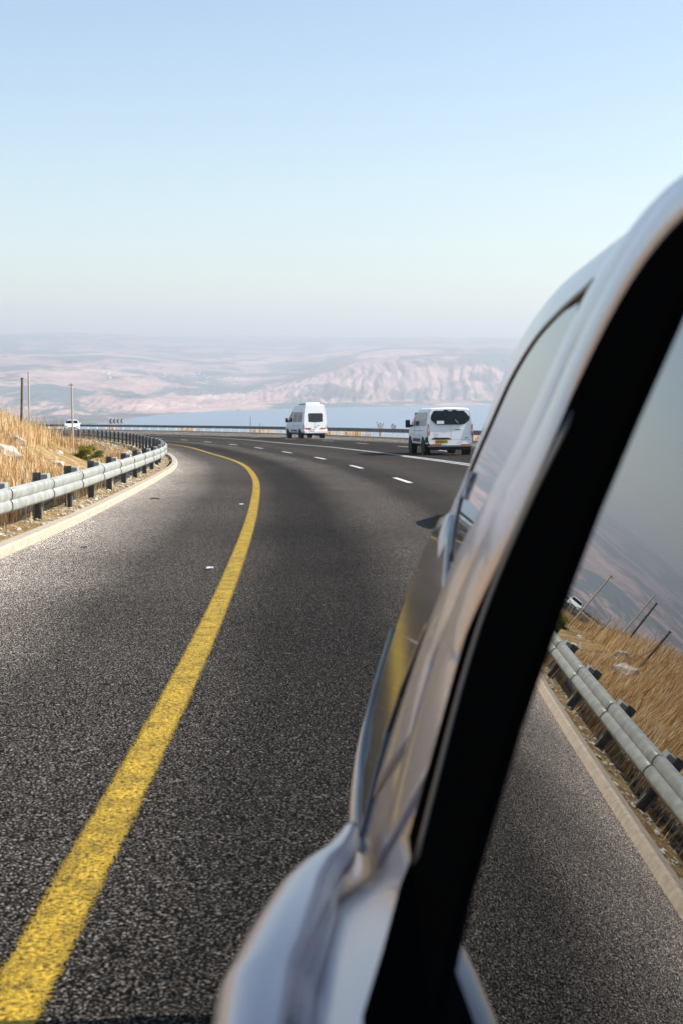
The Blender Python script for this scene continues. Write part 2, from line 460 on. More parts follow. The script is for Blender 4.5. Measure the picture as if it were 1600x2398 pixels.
def land_mat():
    m = mat('far_land', (.35, .25, .18), .95, spec=.05)
    co = coords(m, (1, .55, 1))
    f = ramp(m, [(.40, (.07, .11, .11)), (.46, (.12, .14, .11)), (.49, (.5, .31, .26)), (.56, (.6, .37, .3)), (.60, (.76, .5, .41)), (.66, (.54, .36, .31))], nz(m, co, 1 / 800, 9, .68, .8))
    f2 = ramp(m, [(.43, (.1, .14, .12)), (.455, (1, 1, 1))], nz(m, coords(m, (.6, .25, 1)), 1 / 520, 8, .68, .6))
    c = mixc(m, 'MULTIPLY', .8, f.outputs[0], f2.outputs[0])
    # orchards and trees as dark specks, pale fields
    f3 = ramp(m, [(.34, (.35,) * 3), (.46, (1,) * 3)], nz(m, co, 1 / 70, 6, .75))
    c = mixc(m, 'MULTIPLY', .85, c, f3.outputs[0])
    vo = NN(m, 'ShaderNodeTexVoronoi'); vo.inputs['Scale'].default_value = 1 / 420
    m.node_tree.links.new(coords(m, (1, .45, 1)), vo.inputs['Vector'])
    f4 = ramp(m, [(0, (.6,) * 3), (.5, (1,) * 3), (1, (1.35,) * 3)], vo.outputs['Color'])
    c = mixc(m, 'MULTIPLY', .6, c, f4.outputs[0])
    # the plateau top is greyer and greener
    g = NN(m, 'ShaderNodeNewGeometry'); s = NN(m, 'ShaderNodeSeparateXYZ'); m.node_tree.links.new(g.outputs['Position'], s.inputs[0])
    zz = mth(m, 'MULTIPLY_ADD', s.outputs[2], 1 / 700, 260 / 700)
    hi = ramp(m, [(.42, (0,) * 3), (.7, (1,) * 3)], zz)
    c = mixc(m, 'MIX', mth(m, 'MULTIPLY', hi.outputs[0], .55), c, (.2, .17, .16))
    setc(m, c); return m
M_land = land_mat()
hills = obj('hills', (V, F), M_land, smooth=True); tag(hills, kind='structure')
def water_mat():
    m = mat('lake_water', (.14, .24, .33), .4, spec=.5, ior=1.33)
    bump(m, nz(m, coords(m, (1, 1, 1)), .25, 4), .6, .6)
    return m
bm = B(); bmesh.ops.create_grid(bm, x_segments=20, y_segments=20, size=1, matrix=Matrix.Translation((0, 6500, LAKE - 1)) @ Matrix.Diagonal((9000, 3600, 1, 1)))
lake = obj('lake', bm, water_mat()); tag(lake, kind='structure')

# ------------------------------------------------------------------ guard rails
W = [(.03, .0), (.034, .006), (.060, .018), (.078, .034), (.084, .055), (.085, .08), (.083, .105), (.078, .125), (.073, .139), (.064, .149), (.058, .155)]
WP = W + [(u, .31 - h) for u, h in W[-2::-1]]
def rail_thing(P, label, spacing, base, side, beam_m, group, y0, y1, post_m, name='guard_rail', top=.36):
    """side=+1: beam faces the right of the curve; posts behind"""
    Q = P; st = 1.0
    n = 0; i = 0
    r0 = thing(name, label, 'guard rail', (0, 0, 0), 0, group)
    idx = [j for j in range(len(Q)) if y0 <= Q[j].y <= y1]
    i0, i1 = idx[0], idx[-1]
    pos = float(i0)
    def at(s):
        a = int(s); f = s - a; b = min(a + 1, len(Q) - 1); return Q[a] + (Q[b] - Q[a]) * f
    def tg(s): return (at(min(s + .5, len(Q) - 1)) - at(max(s - .5, 0))).normalized()
    pts = []
    while pos + spacing <= i1:
        pts.append(pos); pos += spacing
    pts.append(pos)
    seg_n = 6
    def sec(s, off, grow):
        p = at(s); t = tg(s); r = Vector((t.y, -t.x)) * side; out = []
        for (u, h) in WP:
            q = p + r * (u + off); out.append(Vector((q.x, q.y, gz(q.y) + base + h)))
        for (u, h) in reversed(WP):
            q = p + r * (u + off - .006); out.append(Vector((q.x, q.y, gz(q.y) + base + h)))
        return out
    for a, b in zip(pts, pts[1:]):
        bm = B(); rings = []
        for kx in range(seg_n + 1):
            s = a - .16 + (b - a + .16) * kx / seg_n
            off = .014 * (1 - kx / seg_n) ** 2
            rings.append([bm.verts.new(v) for v in sec(max(s, 0), off, 0)])
        m = len(rings[0])
        for A, Bq in zip(rings, rings[1:]):
            for j in range(m):
                f = bm.faces.new((A[j], A[(j + 1) % m], Bq[(j + 1) % m], Bq[j])); f.smooth = j not in (m // 2 - 1, m - 1)
        bm.faces.new(rings[0][::-1]); bm.faces.new(rings[-1])
        obj('beam', bm, beam_m, r0)
    # one post with its spacer, copied
    proto = None
    for s in pts[:100]:
        p = at(s); t = tg(s); r = Vector((t.y, -t.x)) * side
        if proto is None:
            bm = B()      # C channel, open side towards -y
            box(bm, (0, .03, -.01), (.12, .006, 1.48)); box(bm, (-.058, 0, -.01), (.005, .055, 1.48)); box(bm, (.058, 0, -.01), (.005, .055, 1.48))
            box(bm, (-.047, -.028, -.01), (.026, .005, 1.48)); box(bm, (.047, -.028, -.01), (.026, .005, 1.48))
            po = obj('post', bm, post_m, r0)
            bm = B(); box(bm, (.112, .05, .60), (.1, .22, .22), bev=.008)
            sp_ = obj('spacer', bm, M_galv_s, po)
            bm = B(); cyl(bm, (.185, 0, .505), (.2, 0, .505), .02, n=8)
            obj('bolt', bm, post_m, sp_)
            proto = po
        else:
            po = copy_tree(proto, r0)
        q = p - r * .185
        po.location = (q.x, q.y, gz(q.y)); ang = math.atan2(r.y, r.x)
        po.rotation_euler = (0, 0, ang)
    return r0, pts
rail_thing(RAIL, 'steel guard rail curving along the pale kerb below the dry grass slope', 2.95, .35, 1, M_galv, 'guard rails beside the road', -6.7, 148, M_galv_d)
RF = offset(FAR, .75)
rail_thing(RF, 'dark backlit guard rail on the outer edge of the bend in front of the lake', 3.0, .45, -1, M_galv_d, 'guard rails beside the road', 30, 236, M_bright)

# ------------------------------------------------------------------ dry grass
def blades(name, pts, hmin, hmax, wd, m, per, spread):
    V = []; F = []; MI = []
    for (x, y, z) in pts:
        for _ in range(per):
            a = random.random() * 2 * PI; rr = random.random() * spread
            bx = x + rr * math.cos(a); by = y + rr * math.sin(a)
            h = random.uniform(hmin, hmax); lean = random.uniform(.05, .45) * h; la = random.random() * 2 * PI
            wa = random.random() * PI; w_ = wd * random.uniform(.6, 1.4)
            wx = math.cos(wa) * w_ / 2; wy = math.sin(wa) * w_ / 2
            lx = lean * math.cos(la); ly = lean * math.sin(la)
            i = len(V)
            V += [(bx - wx, by - wy, z - .05), (bx + wx, by + wy, z - .05), (bx + lx * .35 - wx * .8, by + ly * .35 - wy * .8, z + h * .6), (bx + lx * .35 + wx * .8, by + ly * .35 + wy * .8, z + h * .6), (bx + lx, by + ly, z + h)]
            F += [(i, i + 1, i + 3, i + 2), (i + 2, i + 3, i + 4)]
            k = random.choice((0, 0, 1, 2, 2) if noise.noise(Vector((x * .9, y * .9, 20))) > 0 else (0, 0, 1, 1, 2)); MI += [k, k]
    o = obj(name, (V, F), m)
    o.data.polygons.foreach_set('material_index', MI); return o
def grassm(name, c):
    m = mat(name, c, .8, spec=.15)
    b = m.node_tree.nodes['Principled BSDF']
    tr = NN(m, 'ShaderNodeBsdfTranslucent'); tr.inputs[0].default_value = (*c, 1)
    mx = NN(m, 'ShaderNodeMixShader'); mx.inputs[0].default_value = .4
    m.node_tree.links.new(b.outputs[0], mx.inputs[1]); m.node_tree.links.new(tr.outputs[0], mx.inputs[2])
    m.node_tree.links.new(mx.outputs[0], m.node_tree.nodes['Material Output'].inputs[0]); return m
G1 = grassm('straw', (.72, .49, .23)); G2 = grassm('straw_pale', (.88, .72, .47)); G3 = grassm('straw_brown', (.4, .23, .09))
pts = []
tries = 0
while len(pts) < 13000 and tries < 200000:
    tries += 1
    y = random.uniform(8, 60) if random.random() < .85 else random.uniform(4, 90)
    i = min(range(0, len(KERB), 3), key=lambda j: abs(KERB[j].y - y)); s = random.uniform(.8, 12)
    x = KERB[i].x - s
    if s < 1.9 and random.random() < .6: continue
    if s > 8.5 and random.random() < .4: continue
    dens = .5 + .9 * noise.noise(Vector((x * .5, y * .5, 11)))
    if random.random() > dens + .35: continue
    if y > 31 and s < 3.1: continue
    if y > 38 and s < 3.9: continue
    if y > 46 and (s < 4.2 or random.random() < .6): continue
    pts.append((x, y, left_z(x, y)))
g = blades('dry_grass', pts, .1, .5, .015, [G1, G2, G3], 11, .24)
tag(g, 'golden dry grass covering the slope behind the guard rail', 'grass', kind='stuff')
pts = []
for _ in range(1700):
    i = random.randrange(30, len(FAR) - 5); s = random.uniform(1.0, 3.0); t = tang(FAR, i); q = FAR[i] + Vector((t.y, -t.x)) * s
    if noise.noise(Vector((q.x * .12, q.y * .12, 5))) < .05 and q.y > 135: continue
    if noise.noise(Vector((q.x * .12, q.y * .12, 5))) < -.25: continue
    pts.append((q.x, q.y, right_z(q.x, q.y)))
g = blades('dry_grass', pts, .25, .7, .03, [G1, G2, G3], 8, .3)
tag(g, 'straw coloured grass on the verge behind the outer guard rail', 'grass', kind='stuff')

pts = []
for _ in range(900):
    y = random.uniform(38, 95); i = min(range(0, len(KERB), 2), key=lambda j: abs(KERB[j].y - y)); t_ = tang(KERB, i); s = random.uniform(1.2, 7)
    q = KERB[i] - Vector((t_.y, -t_.x)) * s
    if noise.noise(Vector((q.x * .45, q.y * .45, 31))) < .02 or (q - Vector((-7.15, 40))).length < 1: continue
    pts.append((q.x, q.y, left_z(q.x, q.y)))
g = blades('dry_brush', pts, .1, .32, .016, [G3, G3, G1], 12, .3)
tag(g, 'low brown scrub between the rubble inside the bend', 'scrub', kind='stuff')
pts = []
for _ in range(420):
    y = random.uniform(9, 50); i = min(range(0, len(KERB), 2), key=lambda j: abs(KERB[j].y - y)); x = KERB[i].x - random.uniform(2.6, 8)
    pts.append((x, y, left_z(x, y)))
g = blades('tall_stalks', pts, .5, .95, .012, [G3, G2, G3], 3, .15)
tag(g, 'tall thin dead stalks standing out of the dry grass', 'stalks', kind='stuff')

# loose stones and gravel behind the kerb
def rock_mesh(r, seed, sub=2):
    bm = B(); bmesh.ops.create_icosphere(bm, subdivisions=sub, radius=r)
    sc = Vector((random.uniform(.8, 1.4), random.uniform(.7, 1.1), random.uniform(.5, .8)))
    for v in bm.verts:
        n = noise.noise(v.co * (1.6 / r) + Vector((seed, 0, 0)))
        n2 = noise.noise(v.co * (4 / r) + Vector((seed, 5, 0)))
        v.co = Vector((v.co.x * sc.x, v.co.y * sc.y, v.co.z * sc.z)) * (1 + .45 * n + .15 * n2)
    return bm
V = []; F = []
base = []
for s in range(6):
    bm = rock_mesh(1, s * 3.1, 1); bm.verts.ensure_lookup_table()
    base.append(([v.co.copy() for v in bm.verts], [[v.index for v in f.verts] for f in bm.faces])); bm.free()
def scatter(n, fpos, rmin, rmax):
    for _ in range(n):
        p = fpos()
        if p is None: continue
        r = rmin + (rmax - rmin) * random.random() ** 3; vs, fs = random.choice(base); o = len(V); a = random.random() * 6.28
        ca, sa = math.cos(a), math.sin(a)
        for v in vs: V.append((p[0] + r * (v.x * ca - v.y * sa), p[1] + r * (v.x * sa + v.y * ca), p[2] + r * v.z * .9))
        for f in fs: F.append(tuple(o + q for q in f))
def gp1():
    y = random.uniform(9, 62); i = min(range(0, len(KERB), 2), key=lambda j: abs(KERB[j].y - y)); s = random.uniform(.33, 1.9)
    x = KERB[i].x - s; return (x, y, left_z(x, y))
def gp2():
    y = random.uniform(42, 100); i = min(range(0, len(KERB), 2), key=lambda j: abs(KERB[j].y - y)); s = random.uniform(.5, 6.5)
    x = KERB[i].x - s; return (x, y, left_z(x, y))
def gp3():
    y = random.uniform(10, 50); i = min(range(0, len(KERB), 2), key=lambda j: abs(KERB[j].y - y)); s = random.uniform(1.8, 8)
    x = KERB[i].x - s; return (x, y, left_z(x, y))
scatter(6500, gp1, .012, .05); scatter(1300, gp2, .03, .17); scatter(200, gp3, .04, .2)
g = obj('gravel', (V, F), M_rock); tag(g, 'pale limestone gravel and rubble along the guard rail', 'gravel', kind='stuff')
# single boulders
for j, (x, y, r, lab) in enumerate([
    (-6.9, 28.5, .34, 'white boulder at the left edge of the photo on the crest of the grass slope'),
    (-7.15, 30.5, .17, 'small white boulder just right of the big one on the grass crest'),
    (-7.35, 31.6, .26, 'lumpy white boulder nearest the two thin poles on the grass crest'),
    (-6.4, 17.0, .4, 'wide pale boulder on the slope, seen only in the car window'),
    (-6.1, 34.0, .17, 'lone pale stone halfway up the grass slope'),
    (-6.5, 39.0, .22, 'flat slanting pale stone at the foot of the tall pole')]):
    bm = rock_mesh(r, j * 5.7 + 2, 3)
    o = obj('boulder', bm, M_rock, smooth=False); o.location = (x, y, left_z(x, y) + r * .3)
    tag(o, lab, 'boulder', 'pale boulders on the grass slope')

# ------------------------------------------------------------------ poles, sign, plant, pipe, grate, debris
def pole(x, y, ztop, r, m, label, head=False, lean=0):
    z0 = left_z(x, y) - .1
    t = thing('pole', label, 'pole', (x, y, z0), 0, 'thin poles on the grass slope')
    h = ztop - z0
    bm = B(); cyl(bm, (0, 0, 0), (lean, 0, h), r, r * .9, 10); obj('shaft', bm, m, t)
    bm = B(); cyl(bm, (lean, 0, h), (lean, 0, h + .02), r * 1.35, r * 1.2, 10)
    if head: box(bm, (lean - .03, 0, h - .03), (.16, .03, .03))
    obj('cap', bm, m, t)
M_wood = noisy('weathered_wood', (.1, .075, .05), (.2, .16, .12), 12)
M_pole = noisy('grey_pole', (.36, .33, .29), (.5, .47, .42), 20)
def zt(Z, v): return 1.5 - (v - 846) / 3330 * Z
pole(-8.47, 44.8, 1.5 - (899 - 846) / 3330 * 44.8, .032, M_pole, 'tall grey pole with a small crossbar standing before the fan palm', True)
pole(-8.0, 36.5, 1.5 - (873 - 846) / 3330 * 36.5, .022, M_pole, 'slender light grey pole, right of the dark one on the crest')
pole(-8.02, 35.6, 1.5 - (886 - 846) / 3330 * 35.6, .033, M_wood, 'short dark wooden pole leaning slightly on the crest', lean=.06)
pole(-7.35, 30.4, 1.5 - (920 - 846) / 3330 * 30.4, .03, M_wood, 'dark pole cut by the left edge of the photo')

def chevron_sign():
    x, y = -31.2, 196.0; z0 = gz(y) - .3
    t = thing('chevron_sign', 'white board with four black chevrons pointing left above the outer guard rail', 'road sign', (x, y, z0), rad(8))
    bm = B(); box(bm, (0, 0, 1.55), (2.0, .05, .72), bev=.01); obj('board', bm, M_whitep, t)
    for sx_ in (-.75, .75):
        bm = B(); cyl(bm, (sx_, .06, -.6), (sx_, .06, 1.9), .035); obj('leg', bm, M_galv, t)
    for i in range(4):
        cx = -.78 + i * .5; bm = B(); w_, hh, th = .2, .31, .17
        for s in (1, -1):
            pts_ = [(cx, 0), (cx + th, 0), (cx + th + w_, hh * s), (cx + w_, hh * s)]
            f = [(px, -.030, 1.55 + pz) for px, pz in pts_]
            poly(bm, f if s < 0 else f[::-1])
        bmesh.ops.remove_doubles(bm, verts=bm.verts, dist=.001)
        obj('chevron', bm, M_black, t)
chevron_sign()
for (x, y, h, lab) in ((-9.7, 151, 1.75, 'thin dark stake rising above the outer guard rail, left of the high roofed van'), (-8.8, 153, 1.0, 'short stub stake just right of the thin dark stake')):
    t = thing('marker_stake', lab, 'stake', (x, y, gz(y) - .6)); bm = B(); cyl(bm, (0, 0, 0), (.02, 0, h + .6), .035, .025, 8); obj('shaft', bm, M_wood, t)
    bm = B(); cyl(bm, (.02, 0, h + .6), (.02, 0, h + .65), .04, .03, 8); obj('tip', bm, M_wood, t)

def fan_palm():
    x, y = -7.15, 40.0; z = left_z(x, y)
    t = thing('fan_palm', 'small green fan palm growing between the tall pole and the guard rail', 'palm', (x, y, z))
    m1 = grassm('palm_leaf', (.09, .13, .02)); m2 = grassm('palm_leaf_yellow', (.3, .27, .06))
    for k in range(22):
        a = random.random() * 6.28; el = random.uniform(.15, 1.3); L = random.uniform(.2, .4)
        d = Vector((math.cos(a) * math.cos(el), math.sin(a) * math.cos(el), math.sin(el)))
        c = d * L; side = d.cross(Vector((0, 0, 1))).normalized(); up = side.cross(d)
        bm = B(); tube(bm, [(0, 0, 0), c * .5 + Vector((0, 0, .03)), c], .008, 5)
        nl = 13; R = random.uniform(.24, .34)
        for j in range(nl):
            th = (j / (nl - 1) - .5) * 3.6
            dd = (d * math.cos(th) + side * math.sin(th)).normalized(); e = c + dd * R * (1 - .12 * abs(th)) - Vector((0, 0, .06 * random.random()))
            w_ = dd.cross(up).normalized() * .017
            poly(bm, [c, c + dd * R * .5 - w_ + up * .02, e, c + dd * R * .5 + w_ + up * .02])
        obj('frond', bm, m2 if k % 4 == 0 else m1, t)
    bm = B(); cyl(bm, (0, 0, -.1), (0, 0, .12), .1, .06, 10); obj('trunk', bm, M_wood, t)
fan_palm()
# weeds above the outer rail
def weed(x, y, h, lab):
    z = right_z(x, y)
    t = thing('thistle', lab, 'weed', (x, y, z), 0, 'dry thistles behind the outer guard rail')
    bm = B(); heads = B()
    top = gz(y) + h - z
    for k in range(6):
        a = random.random() * 6.28; e = Vector((math.cos(a) * .35 * random.random(), math.sin(a) * .3 * random.random(), top * random.uniform(.75, 1)))
        tube(bm, [(0, 0, -.1), e * .5 + Vector((0, 0, .1)), e], .012, 4)
        bmesh.ops.create_icosphere(heads, subdivisions=1, radius=.05, matrix=Matrix.Translation(e))
        s = e * .7 + Vector((random.uniform(-.2, .2), 0, .15)); tube(bm, [e * .5 + Vector((0, 0, .1)), s], .008, 4)
        bmesh.ops.create_icosphere(heads, subdivisions=1, radius=.04, matrix=Matrix.Translation(s))
    obj('stem', bm, G3, t); obj('flower_head', heads, M_wood, t)
weed(3.2, 118, 1.35, 'tallest dry thistle, first right of the high roofed van')
weed(4.3, 116.5, 1.2, 'dry thistle in the middle of the three between the vans')
weed(6.3, 111, 1.15, 'dry thistle nearest the low van, behind the outer guard rail')

M_pipe = mat('black_pipe', (.03, .03, .035), .45)
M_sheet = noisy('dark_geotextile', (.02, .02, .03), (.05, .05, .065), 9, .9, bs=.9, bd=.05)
def along(y, s): 
    i = min(range(len(KERB)), key=lambda j: abs(KERB[j].y - y)); t = tang(KERB, i); q = KERB[i] - Vector((t.y, -t.x)) * s; return q
P = [along(8 + i * 1.0, 1.05 + .12 * math.sin(i * .7) + .05 * math.sin(i * 2.1)) for i in range(34)]
bm = B(); tube(bm, [(p.x, p.y, left_z(p.x, p.y) + .06 + .03 * math.sin(i * 1.3)) for i, p in enumerate(P)], .045, 10)
tag(obj('drain_pipe', bm, M_pipe, smooth=True), 'black plastic hose lying in the gravel behind the guard rail', 'hose')
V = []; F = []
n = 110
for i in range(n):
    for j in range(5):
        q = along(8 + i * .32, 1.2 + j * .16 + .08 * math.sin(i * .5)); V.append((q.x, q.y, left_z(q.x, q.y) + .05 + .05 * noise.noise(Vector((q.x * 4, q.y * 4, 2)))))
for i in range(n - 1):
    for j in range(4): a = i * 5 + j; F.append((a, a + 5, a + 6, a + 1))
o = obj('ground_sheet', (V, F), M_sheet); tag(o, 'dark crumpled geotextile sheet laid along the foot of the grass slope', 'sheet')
def grate(x, y):
    z = left_z(x, y)
    t = thing('drain_grate', 'rusty barred grate standing in a stone drain below the beam, in the first rail bay', 'grate', (x, y, z), rad(-12))
    m = noisy('rust', (.25, .15, .08), (.4, .28, .18), 20)
    for i in range(9):
        bm = B(); box(bm, (i * .07 - .28, 0, .13), (.014, .014, .3)); obj('bar', bm, m, t)
    bm = B(); box(bm, (0, 0, .29), (.64, .03, .025)); box(bm, (0, 0, .0), (.64, .03, .025)); obj('frame', bm, m, t)
    bm = B(); box(bm, (-.55, .05, .12), (.5, .25, .1), bev=.02); obj('stone_kerb', bm, M_kerb, t)
grate(-4.95, 20.3)

def debris():
    M_gl = gz
    o = thing('tyre_scrap', 'curled black strip of tyre rubber lying on the pale shoulder', 'tyre scrap', (-3.5, 26.4, gz(26.4) + .012))
    bm = B(); V_ = [(-.08, 0, .0), (-.04, .02, .02), (0, .01, .015), (.04, -.01, .02), (.08, .01, .0)]
    tube(bm, V_, .011, 6); obj('strip', bm, M_rubber, o)
    bm = B(); tube(bm, [(.08, .01, .0), (.09, .05, .012), (.05, .06, .0)], .008, 6); obj('curl', bm, M_rubber, o)
    for (x, y, s, m, lab) in ((-3.0, 16.4, .035, M_black, 'small dark chip on the pale shoulder'), (-1.33, 14.1, .04, M_whitep, 'white paper scrap on the asphalt left of the yellow line'), (-1.76, 24.8, .035, M_whitep, 'white scrap close to the bend of the yellow line')):
        bm = B()
        for k in range(3):
            a = k * 2.1; box(bm, (math.cos(a) * s * .5, math.sin(a) * s * .5, .01), (s * 1.3, s * .5, .01), rz=a, rx=.3)
        oo = obj('litter', bm, m); oo.location = (x, y, gz(y) + .008); tag(oo, lab, 'litter', 'scraps on the road')
debris()

# ------------------------------------------------------------------ vans
def text_mesh(s, size, m, parent, loc, rot, name='lettering', ext=.002):
    cu = bpy.data.curves.new(name, 'FONT'); cu.body = s; cu.size = size; cu.align_x = 'CENTER'; cu.align_y = 'CENTER'; cu.extrude = ext
    o = bpy.data.objects.new(name, cu); C.objects.link(o)
    dg = bpy.context.evaluated_depsgraph_get(); me = bpy.data.meshes.new_from_object(o.evaluated_get(dg))
    bpy.data.objects.remove(o); bpy.data.curves.remove(cu)
    me.materials.clear(); me.materials.append(m)
    p = bpy.data.objects.new(name, me); C.objects.link(p); p.parent = parent; p.location = loc; p.rotation_euler = rot; return p
def wheel(parent, x, y, r, w_, side, rim_m):
    bm = B(); n = 36
    prof = [(-.5, .62), (-.5, .86), (-.42, .97), (-.25, 1), (.25, 1), (.42, .97), (.5, .86), (.5, .62)]
    rings = [[bm.verts.new((u * w_, rr * r * math.cos(2 * PI * k / n), rr * r * math.sin(2 * PI * k / n))) for k in range(n)] for u, rr in prof]
    for A, Bq in zip(rings, rings[1:]):
        for k in range(n): bm.faces.new((A[k], Bq[k], Bq[(k + 1) % n], A[(k + 1) % n]))
    e = bpy.data.objects.new('wheel', None); C.objects.link(e); e.parent = parent; e.location = (x, y, r); e.empty_display_size = .1
    obj('tyre', bm, M_rubber, e, True)
    bm = B(); cyl(bm, (-w_ * .3, 0, 0), (w_ * .36, 0, 0), r * .64, n=28)
    for k in range(7):
        a = k * 2 * PI / 7
        for s in (-1, 1): box(bm, (s * w_ * .36, r * .34 * math.cos(a), r * .34 * math.sin(a)), (.03, r * .13, r * .52), rx=a - PI / 2, bev=.006)
    for s in (-1, 1): cyl(bm, (s * w_ * .3, 0, 0), (s * w_ * .43, 0, 0), r * .16, n=14)
    obj('rim', bm, rim_m, e); return e
def loft(stations, prof_fn, name, m, parent, smoothit=True):
    """stations: list of y; prof_fn(y)-> list of (x,z) half profile from bottom centre up to roof centre; mirrored"""
    bm = B(); rings = []
    for y in stations:
        h = prof_fn(y); full = [(x, z) for x, z in h] + [(-x, z) for x, z in h[-2:0:-1]]
        rings.append([bm.verts.new((x, y, z)) for x, z in full])
    n = len(rings[0])
    for A, Bq in zip(rings, rings[1:]):
        for j in range(n): bm.faces.new((A[j], A[(j + 1) % n], Bq[(j + 1) % n], Bq[j]))
    bm.faces.new(rings[0][::-1]); bm.faces.new(rings[-1])
    bmesh.ops.recalc_face_normals(bm, faces=bm.faces)
    o = obj(name, bm, m, parent, smoothit)
    if smoothit:
        md = o.modifiers.new('es', 'EDGE_SPLIT'); md.split_angle = rad(38)
    return o
def patch(name, pts2, fn, m, parent, th=.006, div=4):
    """a panel whose outline is pts2 (u,v), mapped to 3D by fn, with a little thickness along the local normal"""
    bm = B(); f = poly(bm, [(u, v, 0) for u, v in pts2])
    bmesh.ops.triangulate(bm, faces=[f])
    for _ in range(div - 2 if div > 2 else 0):
        bmesh.ops.subdivide_edges(bm, edges=bm.edges[:], cuts=1)
        bmesh.ops.triangulate(bm, faces=bm.faces[:])
    top = {v: fn(v.co.x, v.co.y, th) for v in bm.verts}; bot = {v: fn(v.co.x, v.co.y, -.01) for v in bm.verts}
    bm2 = B(); T = {v: bm2.verts.new(p) for v, p in top.items()}; Bo = {v: bm2.verts.new(p) for v, p in bot.items()}
    for f in bm.faces:
        bm2.faces.new([T[v] for v in f.verts]); bm2.faces.new([Bo[v] for v in reversed(f.verts)])
    for e in bm.edges:
        if len(e.link_faces) == 1: bm2.faces.new((T[e.verts[0]], Bo[e.verts[0]], Bo[e.verts[1]], T[e.verts[1]]))
    bmesh.ops.recalc_face_normals(bm2, faces=bm2.faces); bm.free()
    return obj(name, bm2, m, parent)
def rrect(x0, x1, z0, z1, r, n=4):
    P_ = []
    for cx, cz, a0 in ((x1 - r, z1 - r, 0), (x0 + r, z1 - r, PI / 2), (x0 + r, z0 + r, PI), (x1 - r, z0 + r, 1.5 * PI)):
        for k in range(n + 1): a = a0 + k / n * PI / 2; P_.append((cx + r * math.cos(a), cz + r * math.sin(a)))
    return P_
